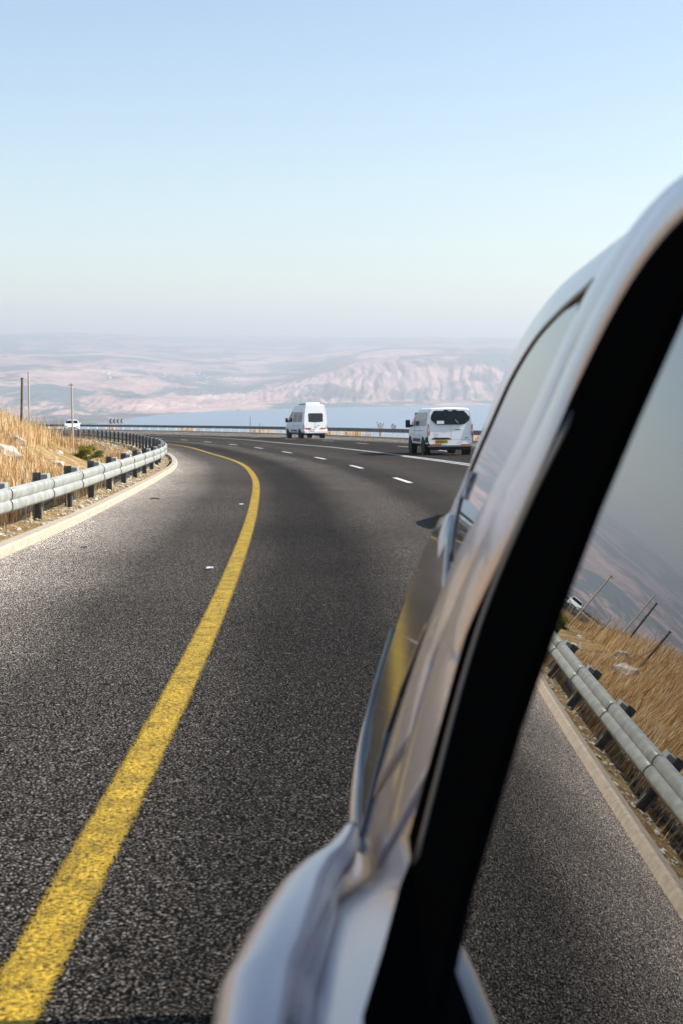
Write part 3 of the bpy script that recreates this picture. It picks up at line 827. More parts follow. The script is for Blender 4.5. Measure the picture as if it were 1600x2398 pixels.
def van(kind, name, label, x, y, head):
    """rear at y=0, front at +L; heading rotated by head (to the left)"""
    t = thing(name, label, 'van', (x, y, gz(y)), head)
    t.rotation_euler = (-math.atan(K) * math.cos(head), -math.atan(K) * math.sin(head) * 0, head)
    if kind == 'low': L, Wd, H, zb, belt, tum = 4.97, .99, 1.98, .42, 1.12, .13
    else: L, Wd, H, zb, belt, tum = 5.9, .99, 2.66, .42, 1.25, .17
    def roofz(yy):
        # nose profile from windscreen forward
        q = L - yy
        if kind == 'low': tab = [(0, .72), (.12, .98), (.35, 1.12), (.95, 1.28), (1.25, 1.45), (2.1, 1.93), (2.5, H), (10, H)]
        else: tab = [(0, .75), (.12, 1.05), (.4, 1.2), (.95, 1.38), (1.2, 1.6), (2.0, 2.35), (2.6, H), (10, H)]
        return tabl(tab, q) - .05 * sstep(.35, 0, yy)
    def halfw(yy): return Wd - .10 * sstep(.9, 0, L - yy) - .035 * sstep(.35, 0, yy)
    def prof(yy):
        W_ = halfw(yy); R = roofz(yy); b = min(belt, R - .12)
        top = max(0, (R - b))
        tw = W_ - tum * top / (H - belt)
        z0 = zb + .12 * sstep(.4, 0, L - yy) * 0
        return [(0, z0), (W_ * .86, z0), (W_ - .03, z0 + .06), (W_, z0 + .28), (W_, b - .1), (W_ - .012, b), (lerp(W_, tw, .45), b + top * .45), (tw + .008, b + top * .86), (tw - .035, b + top * .95), (tw - .12, b + top * .99), (0, R + (.02 if yy < L - 2 else .0))]
    def xside(yy, z):
        p = prof(yy); W_ = halfw(yy)
        for (x0, z0), (x1, z1) in zip(p[1:], p[2:]):
            if z <= z1 and z1 > z0: return x0 + (x1 - x0) * max(0, (z - z0)) / (z1 - z0)
        return p[-2][0]
    st = [0, .03, .08, .2, .35, .8, 1.5, 2.2, L - 2.6, L - 2.2, L - 1.9, L - 1.5, L - 1.15, L - .95, L - .6, L - .35, L - .2, L - .12, L - .05, L]
    # the tail is slightly raked: shear the first stations
    rake = .12 if kind == 'low' else .16
    body = loft(st, prof, 'body', M_white, t)
    for v in body.data.vertices:
        if v.co.y < .5: v.co.y += rake * max(0, (v.co.z - 1.0)) / (H - 1.0) * (1 - v.co.y / .5)
        if v.co.y < .001:   # round the plan of the rear face
            v.co.y += .05 * (abs(v.co.x) / Wd) ** 4
    def yrear(xx, z): return rake * max(0, z - 1.0) / (H - 1.0) + .05 * (abs(xx) / Wd) ** 4
    def FR(u, v, th): return Vector((u, yrear(u, v) - th, v))
    def FS(side):
        return lambda u, v, th: Vector((side * (xside(u, v) + th), u, v))
    tw = Wd - tum
    if kind == 'low':
        rw = [(-.77, 1.86), (-.3, 1.86), (-.25, 1.90), (.25, 1.90), (.3, 1.86), (.77, 1.86), (.83, 1.55), (.8, 1.46), (.6, 1.3), (.5, 1.28), (-.5, 1.28), (-.6, 1.3), (-.8, 1.46), (-.83, 1.55)]
        pn = patch('rear_window', rw, FR, M_tint, t, .008, 3)
        patch('brake_light', rrect(-.09, .09, 1.845, 1.885, .015), lambda u, v, th: FR(u, v, th + .012), M_clear, t)
        patch('sticker', rrect(-.58, -.27, 1.31, 1.44, .03), lambda u, v, th: FR(u, v, th + .004), M_whitep, pn)
        bm = B(); tube(bm, [FR(.2, 1.48, .02), FR(.33, 1.33, .02)], .012, 6); obj('wiper', bm, M_chrome, pn)
        # plate recess and handle
        patch('garnish', [(-.8, .66), (-.78, .7), (-.7, .74), (-.1, .74), (0, .70), (.04, .66)][::-1], lambda u, v, th: FR(u, v, th + .012), M_black, t)
        pl = patch('number_plate', rrect(-.66, -.12, .5, .63, .01), lambda u, v, th: FR(u, v, th + .006), M_plate, t)
        text_mesh('60-805-30', .105, M_black, pl, (-.39, yrear(.4, .56) - .014, .565), (rad(90), 0, 0), 'plate_number')
        bm = B(); box(bm, (.3, yrear(.3, 1.07) - .022, 1.07), (.22, .03, .035), bev=.01); obj('handle', bm, M_black, t)
        text_mesh('TRANSIT', .06, M_grey, t, (-.62, yrear(.7, .9) - .004, .88), (rad(90), 0, 0), 'badge')
        patch('badge', rrect(.62, .74, .73, .76, .01), lambda u, v, th: FR(u, v, th), M_grey, t)
        bm = B(); box(bm, (0, yrear(0, .8) - .002, .66), (1.7, .006, .008)); box(bm, (.02, .003, 1.0), (.006, .01, .6)); obj('panel_gap', bm, M_grey, t)
        for s in (-1, 1):
            tl = patch('tail_light', [(s * .955, 1.30), (s * .9, 1.27), (s * .885, .85), (s * .955, .78)], FR, M_red, t, .02)
            ts = patch('lens_side', [(0.02, .78), (.13, .82), (.15, 1.1), (.1, 1.25), (.03, 1.3)], FS(s), M_red, tl, .012)
            patch('reverse_lens', [(s * .95, 1.12), (s * .89, 1.11), (s * .887, 1.0), (s * .95, .99)], lambda u, v, th: FR(u, v, th + .02), M_clear, tl)
            o = patch('reflector', rrect(min(s * .42, s * .84), max(s * .42, s * .84), .405, .47, .01), lambda u, v, th: FR(u, v, th + .035), M_orange, t)
            for q in range(4):
                xx = s * .47 + s * q * .1
                patch('stripe', [(xx, .408), (xx + .04, .408), (xx + .07, .467), (xx + .03, .467)], lambda u, v, th: FR(u, v, th + .038), M_rubber, o)
        bm = B(); box(bm, (0, .05, .375), (1.9, .2, .06), bev=.02); obj('bumper', bm, M_grey, t)
        bm = B(); box(bm, (0, .14, .29), (1.7, .2, .14), bev=.03); obj('lower_bumper', bm, M_rubber, t)
        for s in (-1, 1):
            patch('bumper_corner', [(0.01, .42), (.72, .42), (.6, .62), (.3, .76), (.02, .78)], FS(s), M_black, t, .006)
        wins = [(.42, 1.62, 0), (1.72, 2.75, 1), (2.95, 3.75, 2)]
        zt0, zt1 = 1.22, 1.80
        trim = .2
    else:
        rw = [(-.66, 1.98), (.66, 1.98), (.74, 1.4), (.68, 1.33), (.3, 1.28), (-.3, 1.28), (-.68, 1.33), (-.74, 1.4)]
        pn = patch('rear_window', rw, FR, M_tint2, t, .008, 3)
        patch('sticker', rrect(-.6, -.34, 1.74, 1.79, .01), lambda u, v, th: FR(u, v, th + .004), M_grey, pn)
        bm = B(); tube(bm, [FR(.02, 1.3, .02), FR(.05, 1.42, .02)], .012, 6); obj('wiper', bm, M_chrome, pn)
        pl = patch('number_plate', rrect(-.6, -.1, .52, .63, .01), lambda u, v, th: FR(u, v, th + .03), M_plate, t)
        text_mesh('21-457-72', .095, M_black, pl, (-.35, -.045, .573), (rad(90), 0, 0), 'plate_number')
        patch('garnish', [(-.64, .66), (-.05, .66), (-.02, .7), (-.62, .7)], lambda u, v, th: FR(u, v, th + .02), M_black, t)
        bm = B(); box(bm, (.2, yrear(.2, 1.03) - .022, 1.03), (.2, .03, .035), bev=.01); obj('handle', bm, M_black, t)
        bm = B(); box(bm, (.0, .003, 1.0), (.006, .01, .6)); obj('panel_gap', bm, M_grey, t)
        for s in (-1, 1):
            tl = patch('tail_light', [(s * .965, 1.22), (s * .92, 1.2), (s * .91, .78), (s * .965, .74)], FR, M_red, t, .02)
            patch('lens_side', [(0.02, .74), (.10, .74), (.10, 1.22), (.03, 1.22)], FS(s), M_red, tl, .012)
            patch('reverse_lens', [(s * .96, 1.02), (s * .915, 1.01), (s * .915, .93), (s * .96, .92)], lambda u, v, th: FR(u, v, th + .02), M_clear, tl)
            o = patch('reflector', rrect(min(s * .36, s * .84), max(s * .36, s * .84), .74, .84, .01), lambda u, v, th: FR(u, v, th + .003), M_orange, t)
            for q in range(3):
                xx = s * .4 + s * q * .14
                patch('stripe', [(xx, .742), (xx + s * .05, .742), (xx + s * .12, .838), (xx + s * .07, .838)], lambda u, v, th: FR(u, v, th + .008), M_rubber, o)
        bm = B(); box(bm, (0, .04, .53), (1.88, .16, .24), bev=.04); obj('bumper', bm, M_white, t)
        wins = [(.6, 1.9, 0), (2.02, 3.3, 1), (3.5, 4.3, 2)]
        zt0, zt1 = 1.3, 2.08
        trim = 0
        # roof air conditioner, vent rails
        bm = B(); box(bm, (-.05, 1.5, H + .075), (1.15, 1.7, .17), bev=.05); obj('roof_air_unit', bm, M_white, t)
        for s in (-1, 1):
            bm = B(); box(bm, (s * .68, 1.6, H + .02), (.06, 1.9, .05), bev=.015); obj('roof_rail', bm, M_grey, t)
    for s in (-1, 1):
        for a, b, kx in wins:
            patch('side_window', rrect(a, b, zt0, zt1, .07), FS(s), M_tint2, t, .006, 4)
        # front door window follows the windscreen rake
        q = L - (2.12 if kind == 'low' else 1.6)
        if kind == 'low': patch('door_window', [(L - 2.1 + .0, zt0), (L - 1.28, zt0), (L - 1.5, 1.5), (L - 1.95, 1.78), (L - 2.1, 1.8)], FS(s), M_tint, t, .006)
        else: patch('door_window', [(L - 1.55, zt0), (L - 1.15, zt0), (L - 1.3, 1.6), (L - 1.55, 1.9)], FS(s), M_tint, t, .006)
        # door gaps, rub strip, side skirt
        bm = B(); xx = xside(2.0, .9)
        box(bm, (s * (xx + .002), 1.66, .95), (.006, .008, 1.0)); box(bm, (s * (xx + .002), 2.86, .95), (.006, .008, 1.0)); box(bm, (s * (xx + .004), 2.0, 1.02), (.01, 2.6, .014)); obj('door_gap', bm, M_grey, t)
        bm = B(); box(bm, (s * (Wd + .004), L / 2 - .05, .62), (.02, 1.7, .14), bev=.006); obj('rub_strip', bm, M_black if kind == 'low' else M_grey, t)
        # mirror on a short arm
        my = L - 1.35; mz = belt + .14
        e = bpy.data.objects.new('wing_mirror', None); C.objects.link(e); e.parent = t; e.location = (s * Wd, my, mz)
        bm = B(); box(bm, (s * .17, 0, .05), (.2, .14, .34), bev=.04); obj('mirror_housing', bm, M_black, e)
        bm = B(); box(bm, (s * .02, 0, -.04), (.16, .07, .09), bev=.02); obj('mirror_arm', bm, M_black, e)
        # wheel arches: dark discs set in the side, and the wheels
        for wy in (.98 if kind == 'low' else 1.25, L - .98):
            r = .345
            bm = B(); cyl(bm, (s * (Wd - .25), wy, r + .02), (s * (Wd + .004), wy, r + .02), r + .07, n=36); obj('wheel_arch', bm, M_rubber, t)
            wheel(t, s * (Wd - .105), wy, r, .225, s, M_galv_d)
        hl = patch('headlight', [(s * .88, .78), (s * .55, .8), (s * .5, .98), (s * .86, 1.05)], lambda u, v, th: Vector((u, L + .004 - (.12 * sstep(.75, 1.05, v)) + th, v)), M_clear, t)
    # underside: exhaust box, axle, mud flap
    bm = B(); cyl(bm, (-.7, 1.0, .33), (.7, 1.0, .33), .05); box(bm, (.25, .55, .3), (.3, .55, .16), bev=.04); box(bm, (0, L / 2, .4), (1.5, L - 1.4, .12)); obj('underbody', bm, M_rubber, t)
    ws = [(-.72, 1.34), (.72, 1.34), (.62, 1.85 if kind == 'low' else 2.2), (-.62, 1.85 if kind == 'low' else 2.2)]
    def FW(u, v, th):
        lo, hi = L - 2.6, L - .5
        for _ in range(30):
            mid = (lo + hi) / 2
            if roofz(mid) > v: lo = mid
            else: hi = mid
        return Vector((u, lo + th + .01, v + th + .01))
    patch('windscreen', ws, FW, M_tint, t, .012, 3)
    return t
van('low', 'passenger_van', 'low white passenger van with black side mirror, nearest of the two vans ahead', 4.55, 59.2, rad(7.5))
van('high', 'minibus', 'high roofed white minibus with a roof air unit, farther of the two vans', -2.0, 111.5, rad(17))

# ------------------------------------------------------------------ small cars
def car(name, label, x, y, head, paint_m, W_=.88, L=4.3, H=1.46):
    """front at +y when head = 0"""
    t = thing(name, label, 'car', (x, y, gz(y)), head)
    t.rotation_euler = (-math.atan(K) * math.cos(head), 0, head)
    def hood(yy):
        return tabl([(-.0, .62), (.06, .85), (.3, .98), (.7, 1.0), (1.0, 1.18), (1.7, H - .03), (2.3, H), (2.9, H - .05), (3.3, 1.02), (3.9, .9), (4.2, .72), (4.3, .58)], yy / L * 4.3)
    def prof(yy):
        R = hood(yy); b = min(.92, R - .06); top = R - b; w0 = W_ - .12 * sstep(.5, 0, yy) - .14 * sstep(L - .6, L, yy)
        tw = w0 - .24 * top / (H - .92) - .03
        return [(0, .2), (w0 * .85, .2), (w0 - .03, .26), (w0, .5), (w0 - .01, b - .12), (w0 - .03, b), (lerp(w0, tw, .55), b + top * .55), (tw + .02, b + top * .88), (tw - .1, b + top * .98), (0, R)]
    st = [0, .06, .3, .7, 1.0, 1.35, 1.7, 2.3, 2.6, 2.9, 3.1, 3.3, 3.6, 3.9, 4.1, 4.2, 4.3]
    st = [s * L / 4.3 for s in st]
    loft(st, prof, 'body', paint_m, t)
    def xs(yy, z):
        p = prof(yy)
        for (x0, z0), (x1, z1) in zip(p[1:], p[2:]):
            if z <= z1 and z1 > z0: return x0 + (x1 - x0) * max(0, z - z0) / (z1 - z0)
        return p[-2][0]
    def glassx(v): return W_ - .03 - .27 * (v - .92) / (H - .92) - .12
    def FWs(front):
        def f(u, v, th):
            lo, hi = (2.3, 4.0) if front else (2.3, .1)
            lo *= L / 4.3; hi *= L / 4.3
            for _ in range(30):
                mid = (lo + hi) / 2
                if hood(mid) > v: lo = mid
                else: hi = mid
            return Vector((u, lo + (th + .01) * (1 if front else -1), v + th + .008))
        return f
    patch('windscreen', [(-.7, 1.03), (.7, 1.03), (.6, H - .1), (-.6, H - .1)], FWs(True), M_tint, t, .01, 3)
    patch('rear_window', [(-.64, 1.04), (.64, 1.04), (.55, H - .1), (-.55, H - .1)], FWs(False), M_tint, t, .01, 3)
    for s in (-1, 1):
        F_ = lambda u, v, th, s=s: Vector((s * (xs(u, v) + th), u, v))
        patch('side_window', [(1.0, .97), (2.0, .97), (2.0, H - .1), (1.6, H - .12)], F_, M_tint, t, .006, 3)
        patch('side_window', [(2.06, .97), (3.1, .97), (2.75, H - .14), (2.06, H - .1)], F_, M_tint, t, .006, 3)
        for wy in (.78, 3.45):
            bm = B(); cyl(bm, (s * (W_ - .22), wy, .32), (s * (W_ + .003), wy, .32), .37, n=32); obj('wheel_arch', bm, M_rubber, t)
            wheel(t, s * (W_ - .095), wy, .31, .2, s, M_galv)
        bm = B(); box(bm, (s * (W_ + .07), 2.95, 1.0), (.16, .1, .12), bev=.03); obj('wing_mirror', bm, paint_m, t)
        patch('headlight', [(s * .8, .66), (s * .45, .62), (s * .42, .74), (s * .76, .82)], lambda u, v, th: Vector((u, L - .02 - .12 * (v - .55) - .06 * abs(u) + th + .03, v)), M_clear, t)
        patch('tail_light', [(s * .76, .7), (s * .5, .7), (s * .5, .85), (s * .74, .88)], lambda u, v, th: Vector((u, -.02 - th + .06 * sstep(.6, .9, v), v)), M_red, t)
    patch('grille', rrect(-.42, .42, .5, .6, .03), lambda u, v, th: Vector((u, L + .01 + th, v)), M_black, t)
    patch('bumper_intake', rrect(-.55, .55, .27, .4, .03), lambda u, v, th: Vector((u, L + .012 + th - .02, v)), M_black, t)
    return t
car('hatchback', 'white hatchback coming round the far bend behind the guard rail', -31.6, 166.5, rad(180 + 12), M_white)
M_sil = mat('silver_paint', (.45, .45, .47), .3, .5, coat=.6)
car('saloon_car', 'silver car following in the next lane, of which only the shadow tip shows', 3.58, 22.5, rad(180 + 3), M_sil, W_=.88, H=1.5)

# ------------------------------------------------------------------ village houses on the far shore
def houses():
    random.seed(21)
    mw = mat('white_plaster', (.9, .88, .84), .8)
    pr = None
    for (az0, az1, d0, d1, n, where) in ((-9.5, -8.2, 9500, 10400, 14, 'the village near the left end of the lake'), (-8, -3.8, 10200, 11600, 36, 'the long village on the slope above the chevron sign'), (-4, -1, 8600, 9600, 14, 'the hamlet left of the high roofed van'), (-7, -5, 7600, 8400, 8, 'the plain behind the left end of the lake'), (3.6, 7.5, 17500, 18600, 16, 'the town on the plateau edge above the low van'), (-12, -8, 16500, 18000, 12, 'the skyline village at the far left'), (-2.5, 2, 8100, 8500, 8, 'the far lake shore behind the high roofed van')):
        for _ in range(n):
            az = random.uniform(az0, az1); D = random.uniform(d0, d1) if random.random() < .5 else random.gauss((d0 + d1) / 2, (d1 - d0) / 8)
            x = D * math.sin(rad(az)); y = D * math.cos(rad(az))
            if pr is None:
                t = thing('house', 'tiny', 'house', (0, 0, 0), 0, 'x')
                bm = B(); box(bm, (0, 0, 1.5), (13, 10, 7)); obj('wall', bm, mw, t)
                bm = B()
                for s in (-1, 1): poly(bm, [(-7, s * 5.5, 4.9), (7, s * 5.5, 4.9), (7, 0, 7.0), (-7, 0, 7.0)])
                obj('roof', bm, mw, t); pr = t
            else: t = copy_tree(pr)
            tag(t, 'tiny white house in ' + where, 'house', 'white houses of ' + where)
            t.location = (x, y, land_z(D, az)); t.rotation_euler = (0, 0, random.uniform(-.6, .6)); s = random.uniform(.6, 1.3); t.scale = (s, s, s)
houses()
random.seed(7)
#CAR_BEGIN
# ------------------------------------------------------------------ the car the photo is taken from
# local axes: x to the right, y towards its tail, z up; the camera looks along its left flank
def own_car():
    gn = Vector((-.94239, .02299, .33372)).normalized()
    u = ROADN; e = u.cross(gn).normalized()
    if e.y < 0: e = -e
    r = e.cross(u).normalized(); u2 = r.cross(e)
    t = thing('silver_car', 'silver brown car close on the right, its window mirroring the slope and guard rail', 'car', (0, 0, 0))
    o0 = Vector((0, 0, 1.5)) - u2 * 1.5
    t.matrix_world = Matrix(((r.x, e.x, u2.x, o0.x), (r.y, e.y, u2.y, o0.y), (r.z, e.z, u2.z, o0.z), (0, 0, 0, 1)))
    D = .24; CX = -.93
    def lp(h): return -(D + (h - 1.5) * .3344) / .9424
    # materials
    M_paint = mat('silver_brown_paint', (.47, .415, .425), .26, .6, coat=.4)
    M_paint.node_tree.nodes['Principled BSDF'].inputs['Coat Roughness'].default_value = .02
    M_glass = mat('dark_window_glass', (.004, .004, .005), .0, spec=1.0, ior=1.72)
    M_qglass = mat('quarter_glass', (.01, .011, .012), .02, spec=1.0, ior=1.9)
    M_seal = mat('brown_black_seal', (.045, .03, .022), .35)
    M_frame = mat('matt_black_frame', (.003, .003, .003), 1.0, spec=0.0, ior=1.01)
    # body cage
    A = [-1.35, -1.3, -1.2, -.95, -.6, -.3, 0, .3, .6, .9, 1.2, 1.5, 1.75, 1.9, 2.05, 2.2, 2.35, 2.5, 2.65, 2.8, 2.9, 2.98, 3.05, 3.11, 3.18, 3.27, 3.37, 3.44, 3.49, 3.52]
    hc_t = [(-1.3, .8), (0, .86), (1.4, .865), (1.7, .85), (2.0, .82), (2.3, .80), (2.64, .812), (2.8, .835), (2.92, .87), (3.02, .94), (3.08, 1.05), (3.13, 1.19), (3.3, 1.26), (3.52, 1.28)]
    wl_t = [(-1.35, -.3), (-1.2, -.1), (-.9, .0), (0, .035), (1.6, .03), (2.2, .022), (2.5, .012), (2.7, .004), (2.9, .0), (3.1, -.01), (3.2, -.022), (3.3, -.05), (3.4, -.1), (3.46, -.17), (3.52, -.27)]
    lm_t = [(2.9, .0), (3.0, -.012), (3.1, -.03), (3.2, -.055), (3.3, -.082), (3.4, -.13), (3.46, -.2), (3.52, -.3)]
    def reflection_l(a, h): return lp(h) + .007 - .07 * (h - 1.04) ** 2
    in_t = [(2.5, 0), (2.85, .014), (3.15, .035), (3.3, .044), (3.38, .06), (3.44, .09), (3.49, .14), (3.52, .2)]
    rf_t = [(-1.35, .62), (-1.2, .8), (-.95, .93), (-.6, 1.02), (-.3, 1.1), (0, 1.35), (.3, 1.66), (.6, 1.77), (1.2, 1.80), (2.0, 1.80), (2.6, 1.785), (3.0, 1.755), (3.15, 1.73), (3.27, 1.69), (3.37, 1.62), (3.44, 1.52), (3.49, 1.4), (3.52, 1.3)]
    bm = B(); rings = []
    for a in A:
        hc, wl, ins, rf = (tabl(q, a) for q in (hc_t, wl_t, in_t, rf_t))
        lc = tabl([(-1.3, -.12), (-1.0, -.03), (0, 0), (2.0, .0), (2.2, .004)], a) if a < 2.15 else lp(hc) + .016 - ins * sstep(2.95, 3.15, a)
        lm = lerp(wl, lc, .25) if a < 2.9 else tabl(lm_t, a)
        fade = sstep(1.7, 2.05, a)
        bul = tabl([(.2, 0), (.8, .07), (1.5, .078), (1.75, .068), (1.9, .052), (2.0, .03), (2.12, 0)], a); wl += bul * .8; lc += bul
        kf = lerp(.15, 1, sstep(2.95, 3.15, a)); ex = 0
        P_ = [(.26, CX), (.26, wl - .2), (.3, wl - .05), (.45, wl - .012), (.64, wl - .002)]
        P_ += [(min(.72, hc - .085), wl), (lerp(.72, hc - .05, .55), lm)]
        P_ += [(hc - .04, lerp(lm, lc, .7 if a < 2.9 else .8) + .004), (hc - .018, lc + .007), (hc - .006, lc), (hc + .0, lc - .007)]
        # ledge back to the flat upper side
        q = min(hc + .012 + .05 * (1 - fade), rf - .02)
        q += .02 * (1 - fade); qm = hc + lerp(.045, .006, fade)
        P_ += [(qm, lerp(lc, lp(q) - ins * kf, lerp(.36, .5, fade))), (q, lp(q) - ins * kf), (min(q + .035, rf - .015), lp(q + .035) - ins * kf + ex * .12)]
        for hh, k3 in ((1.185, .95), (1.235, .35), (1.26, 0), (1.42, 0), (1.60, 0)):
            h2 = min(hh, rf - .13) if rf > 1.3 else rf - .02 - .002 * (1.7 - hh)
            h2 = max(h2, P_[-1][0] + .004)
            P_.append((h2, lp(h2) - ins * max(kf, sstep(1.25, 1.45, h2)) + ex * k3))
        top = max(rf - .085, P_[-1][0] + .003); P_.append((top, lp(top) - ins - .006))
        P_.append((max(rf - .035, P_[-1][0] + .003), lp(top) - ins - .04)); P_.append((max(rf - .006, P_[-1][0] + .002), lp(top) - ins - .12)); P_.append((rf, -.7)); P_.append((rf + .008, CX))
        full = [(-l, h) for h, l in P_] + [(-(2 * CX - l), h) for h, l in P_[-2:0:-1]]
        rings.append([bm.verts.new((x, a, h)) for x, h in full])
    n = len(rings[0])
    for X, Y in zip(rings, rings[1:]):
        for j in range(n): bm.faces.new((X[j], X[(j + 1) % n], Y[(j + 1) % n], Y[j]))
    # end caps pulled towards the middle
    for R, da in ((rings[0], -.03), (rings[-1], .03)):
        cx = sum((v.co for v in R), Vector()) / n
        R2 = [bm.verts.new(cx + (v.co - cx) * .82 + Vector((0, da, 0))) for v in R]
        for j in range(n): bm.faces.new((R[j], R[(j + 1) % n], R2[(j + 1) % n], R2[j]))
        bm.faces.new(R2)
    bmesh.ops.recalc_face_normals(bm, faces=bm.faces)
    body = obj('body', bm, M_paint, t, True)
    md = body.modifiers.new('sub', 'SUBSURF'); md.levels = 3; md.render_levels = 3
    # --- flat overlays on the upper side
    def PL(side=1):
        def f(a, h, th):
            nl, nh = .9424, .3344
            l = lp(h) + th * nl; hh = h + th * nh
            x = -l if side > 0 else -(2 * CX - l)
            return Vector((x, a, hh))
        return f
    fP = PL()
    glass_edge = [(1.215, 1.655), (1.253, 1.6), (1.29, 1.5), (1.312, 1.414), (1.316, 1.33), (1.306, 1.214), (1.252, 1.077), (1.204, 1.025), (1.158, .985)]
    win = [(.45, .975), (.36, 1.3), (.40, 1.58), (.55, 1.66)] + glass_edge
    patch('rear_door_window', win, lambda a, h, th: fP(a, h, th), M_glass, t, .004, 3)
    blk_l = [(1.41, 1.702), (1.49, 1.690), (1.54, 1.662), (1.595, 1.62), (1.645, 1.57), (1.672, 1.535), (1.71, 1.50), (1.745, 1.449), (1.77, 1.38), (1.775, 1.34), (1.80, 1.335), (1.84, 1.345), (1.87, 1.30), (1.86, 1.24), (1.835, 1.183), (1.757, 1.075), (1.70, .99)]
    frame = [(.48, 1.665), (.52, 1.70)] + blk_l + glass_edge[::-1]
    patch('window_frame', frame, lambda a, h, th: fP(a, h, th), M_frame, t, .010, 2)
    # slim glossy strip set into the black frame
    def sweep_plane(path, name, m, hw, ht, off=.004, seg=10):
        """half round bead along a path (a,h) lying on the flat side; hw, ht may vary along it"""
        # densify
        P3 = resample([(a, h) for a, h in path], .03)
        Lk = [0]
        for p, q in zip(P3, P3[1:]): Lk.append(Lk[-1] + (q - p).length)
        bm = B(); rings = []
        for i, p in enumerate(P3):
            d = tang(P3, i); s = Vector((-d.y, d.x)); f = Lk[i] / Lk[-1]
            w_ = tabl(hw, f) if isinstance(hw, list) else hw; t_ = tabl(ht, f) if isinstance(ht, list) else ht
            rg = []
            for k in range(seg + 1):
                th = PI * k / seg; c = p + s * (w_ * math.cos(th))
                rg.append(bm.verts.new(fP(c.x, c.y, off + t_ * math.sin(th) ** .8)))
            rg.append(bm.verts.new(fP(p.x - s.x * w_, p.y - s.y * w_, -.01))); rg.append(bm.verts.new(fP(p.x + s.x * w_, p.y + s.y * w_, -.01)))
            rings.append(rg)
        m_ = len(rings[0])
        for X, Y in zip(rings, rings[1:]):
            for j in range(m_): bm.faces.new((X[j], X[(j + 1) % m_], Y[(j + 1) % m_], Y[j]))
        bm.faces.new(rings[0][::-1]); bm.faces.new(rings[-1]); bmesh.ops.recalc_face_normals(bm, faces=bm.faces)
        return obj(name, bm, m, t, True)
    sweep_plane([(1.62, 1.5), (1.70, 1.40), (1.75, 1.28), (1.72, 1.18), (1.64, 1.08), (1.56, .99)], 'frame_strip', M_seal, .012, .004, .009)
    # door frame and body flange: two rounded painted ridges with the door gap between them
    r1 = [(.4, 1.708), (.9, 1.715), (1.3, 1.713), (1.46, 1.704), (1.59, 1.665), (1.715, 1.575), (1.775, 1.475), (1.85, 1.38), (1.935, 1.30), (1.99, 1.2), (1.97, 1.11), (1.90, 1.02), (1.84, .96)]
    sweep_plane(r1, 'door_frame', M_paint, [(0, .016), (.42, .018), (.6, .045), (.72, .08), (.82, .13), (.92, .16), (1, .13)], [(0, .012), (.6, .016), (.85, .012), (1, .001)])
    r2 = [(.4, 1.732), (.9, 1.738), (1.4, 1.736), (1.6, 1.712), (1.73, 1.67), (1.84, 1.62), (1.93, 1.5), (2.04, 1.38), (2.13, 1.30), (2.26, 1.2), (2.29, 1.12), (2.27, 1.02), (2.22, .94)]
    sweep_plane(r2, 'side_flange', M_paint, [(0, .012), (.45, .014), (.6, .055), (.75, .085), (.86, .11), (1, .13)], [(0, .005), (.45, .008), (.6, .013), (.85, .013), (1, .001)])
    gap = [(1.2, 1.726), (1.46, 1.722), (1.585, 1.69), (1.70, 1.635), (1.825, 1.5), (1.92, 1.39), (2.05, 1.285), (2.16, 1.197), (2.17, 1.117), (2.08, 1.01)]
    sweep_plane(gap, 'door_gap', M_seal, .006, .001, .004)
    # quarter window and its seal
    q = [(1.985, 1.66), (2.15, 1.657), (2.365, 1.627), (2.52, 1.57), (2.60, 1.494), (2.66, 1.421), (2.665, 1.365), (2.57, 1.305), (2.44, 1.26), (2.3, 1.27), (2.2, 1.34), (2.06, 1.49), (1.97, 1.62)]
    patch('quarter_window', q, lambda a, h, th: fP(a, h, th), M_qglass, t, .003, 3)
    sweep_plane([(1.90, 1.682), (2.15, 1.663), (2.373, 1.632), (2.536, 1.572), (2.612, 1.494), (2.672, 1.421), (2.685, 1.365), (2.58, 1.297), (2.44, 1.25)], 'window_seal', M_seal, .0055, .005, .002)
    # added dark gloss patch: the flank's reflection of the road, put into the colour
    refl_outline = [(2.27, .825), (2.45, .822), (2.64, .832), (2.80, .852), (2.9, .882), (2.98, .93), (3.04, 1.0), (3.07, 1.09), (3.06, 1.2), (2.98, 1.29), (2.8, 1.315), (2.66, 1.29), (2.42, 1.235), (2.34, 1.22), (2.40, 1.133), (2.43, 1.022), (2.43, .96), (2.36, .896)]
    def FPn(a, h, th): return Vector((-(reflection_l(a, h) + th), a, h))
    M_gloss = mat('gloss_dark_reflection', (.012, .010, .009), .06, spec=1.0, ior=1.5)
    obj_p = patch('flank_reflection', refl_outline, FPn, M_gloss, t, .004, 5)
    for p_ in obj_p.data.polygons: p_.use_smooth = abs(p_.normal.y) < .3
    bm = B(); tube(bm, [FPn(q_.x, q_.y, .004) for q_ in resample([(2.2, .825), (2.27, .818), (2.45, .815), (2.64, .825), (2.81, .845), (2.91, .876), (2.99, .925), (3.05, .995), (3.075, 1.06)], .03)], .006, 10)
    obj('sky_glint_bead', bm, M_galv, t, True)  # pale bead added along the patch edge for the sky reflected in the crease
    bm = B(); tube(bm, [fP(2.60, 1.40, .006), fP(2.62, 1.38, .008), fP(2.60, 1.355, .006)], .0045, 8); obj('window_bead', bm, M_clear, t, True)  # short pale bead near the rear edge of the quarter window
    # belt moulding under the window
    bm = B(); out = [(.3, -.0), (1.2, -.006), (1.35, -.026), (1.55, -.050), (1.72, -.078)]; inn = [(1.72, -.12), (.3, -.12)]
    lo = [bm.verts.new((-l, a, .90)) for a, l in out + inn]; hi = [bm.verts.new((-l, a, .985)) for a, l in out + inn]
    bm.faces.new(hi); bm.faces.new(lo[::-1])
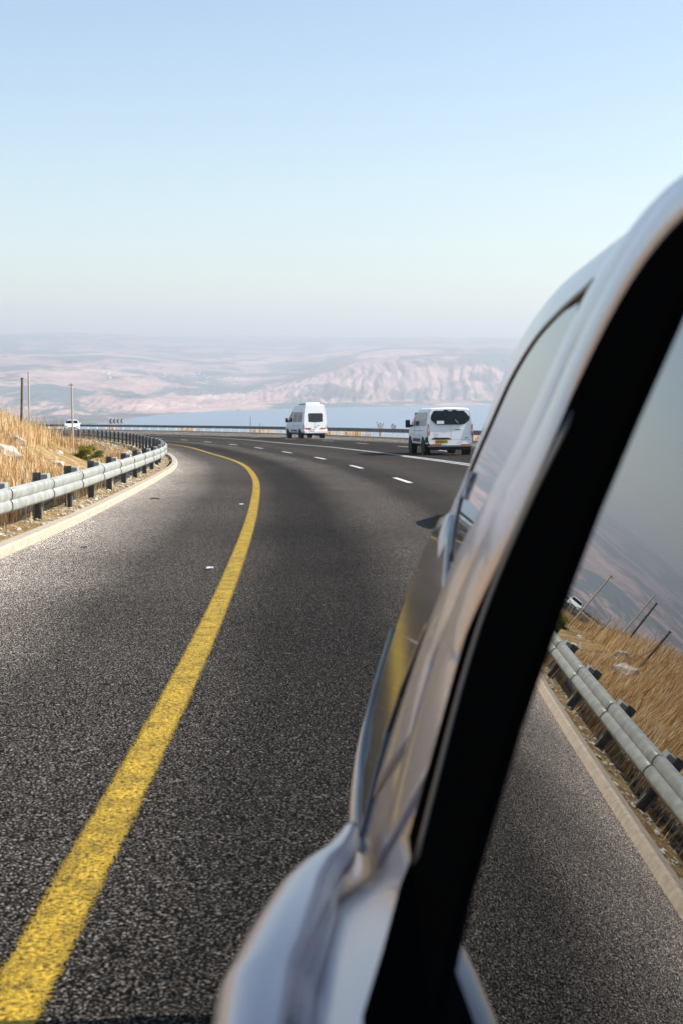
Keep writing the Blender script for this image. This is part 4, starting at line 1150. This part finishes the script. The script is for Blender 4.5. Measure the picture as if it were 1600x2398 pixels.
    for i in range(len(lo)): j = (i + 1) % len(lo); bm.faces.new((lo[i], lo[j], hi[j], hi[i]))
    bmesh.ops.recalc_face_normals(bm, faces=bm.faces); obj('belt_moulding', bm, M_frame, t)
    # door handle: a pull bar bulging from the skin, over a shallow painted cup
    bm = B(); rings = []
    N = 40
    for i in range(N + 1):
        f = i / N; a = lerp(.9, 2.16, f)
        bul = math.sin(PI * f) ** 1.1
        rl = .012 + .044 * bul; rr = .014 + .036 * bul; l = tabl([(.9, .06), (1.2, .14), (1.5, .152), (1.68, .131), (1.83, .109), (1.93, .084), (2.0, .056), (2.08, .034), (2.16, .018)], a) - rl; z = .868
        rings.append([bm.verts.new((-(l + rl * math.cos(2 * PI * k / 16)), a, z + rr * math.sin(2 * PI * k / 16))) for k in range(16)])
    for X, Y in zip(rings, rings[1:]):
        for j in range(16): bm.faces.new((X[j], X[(j + 1) % 16], Y[(j + 1) % 16], Y[j]))
    bm.faces.new(rings[0]); bm.faces.new(rings[-1]); bmesh.ops.recalc_face_normals(bm, faces=bm.faces)
    obj('door_handle', bm, M_paint, t, True)
    # other side windows, lights, wheels: what a step to the side would show
    for s in (1, -1):
        f = PL(s)
        patch('front_door_window', [(-.35, .99), (.26, .985), (.24, 1.5), (.14, 1.52)], f, M_glass, t, .004, 2)
        if s < 0:
            patch('rear_door_window', win, f, M_glass, t, .004, 2); patch('quarter_window', q, f, M_qglass, t, .004, 2)
        for wy in (-.75, 2.45):
            xw = .03 if s > 0 else 1.86 - .03
            sg = -1 if s > 0 else 1
            bm = B(); cyl(bm, (xw - sg * .25, wy, .34), (xw + sg * .006, wy, .34), .39, n=40); obj('wheel_arch', bm, M_rubber, t)
            wheel(t, xw - sg * .1, wy, .335, .215, sg, M_galv)
    bm = B(); box(bm, (.93, 3.45, 1.45), (1.1, .08, .42), rx=rad(22), bev=.03); obj('rear_window', bm, M_glass, t)
    bm = B(); box(bm, (.93, -.18, 1.28), (1.3, .62, .02), rx=rad(40), bev=.008); obj('windscreen', bm, M_glass, t)
    for s in (0, 1):
        x = .36 + s * 1.14
        bm = B(); box(bm, (x, 3.44, 1.0), (.16, .1, .28), bev=.03); obj('tail_light', bm, M_red, t)
        bm = B(); box(bm, (x, -1.33, .72), (.3, .1, .12), bev=.03); obj('headlight', bm, M_clear, t)
    bm = B(); box(bm, (.93, 3.46, .5), (1.5, .16, .22), bev=.05); obj('rear_bumper', bm, M_paint, t)
own_car()
#CAR_END

# ------------------------------------------------------------------ haze
bm = B(); box(bm, (0, 28000, 75), (140000, 70000, 790))
hz = obj('haze', bm, None); tag(hz, kind='stuff'); tag(hz, 'pale blue summer haze over the lake and the far hills', 'haze')
hm = bpy.data.materials.new('haze'); hm.use_nodes = True; hm.node_tree.nodes.clear()
pv = hm.node_tree.nodes.new('ShaderNodeVolumePrincipled'); ho = hm.node_tree.nodes.new('ShaderNodeOutputMaterial')
pv.inputs['Color'].default_value = (.89, .93, 1.0, 1); pv.inputs['Density'].default_value = 1.35e-4; pv.inputs['Anisotropy'].default_value = .2
hm.node_tree.links.new(pv.outputs[0], ho.inputs['Volume'])
hz.data.materials.append(hm)
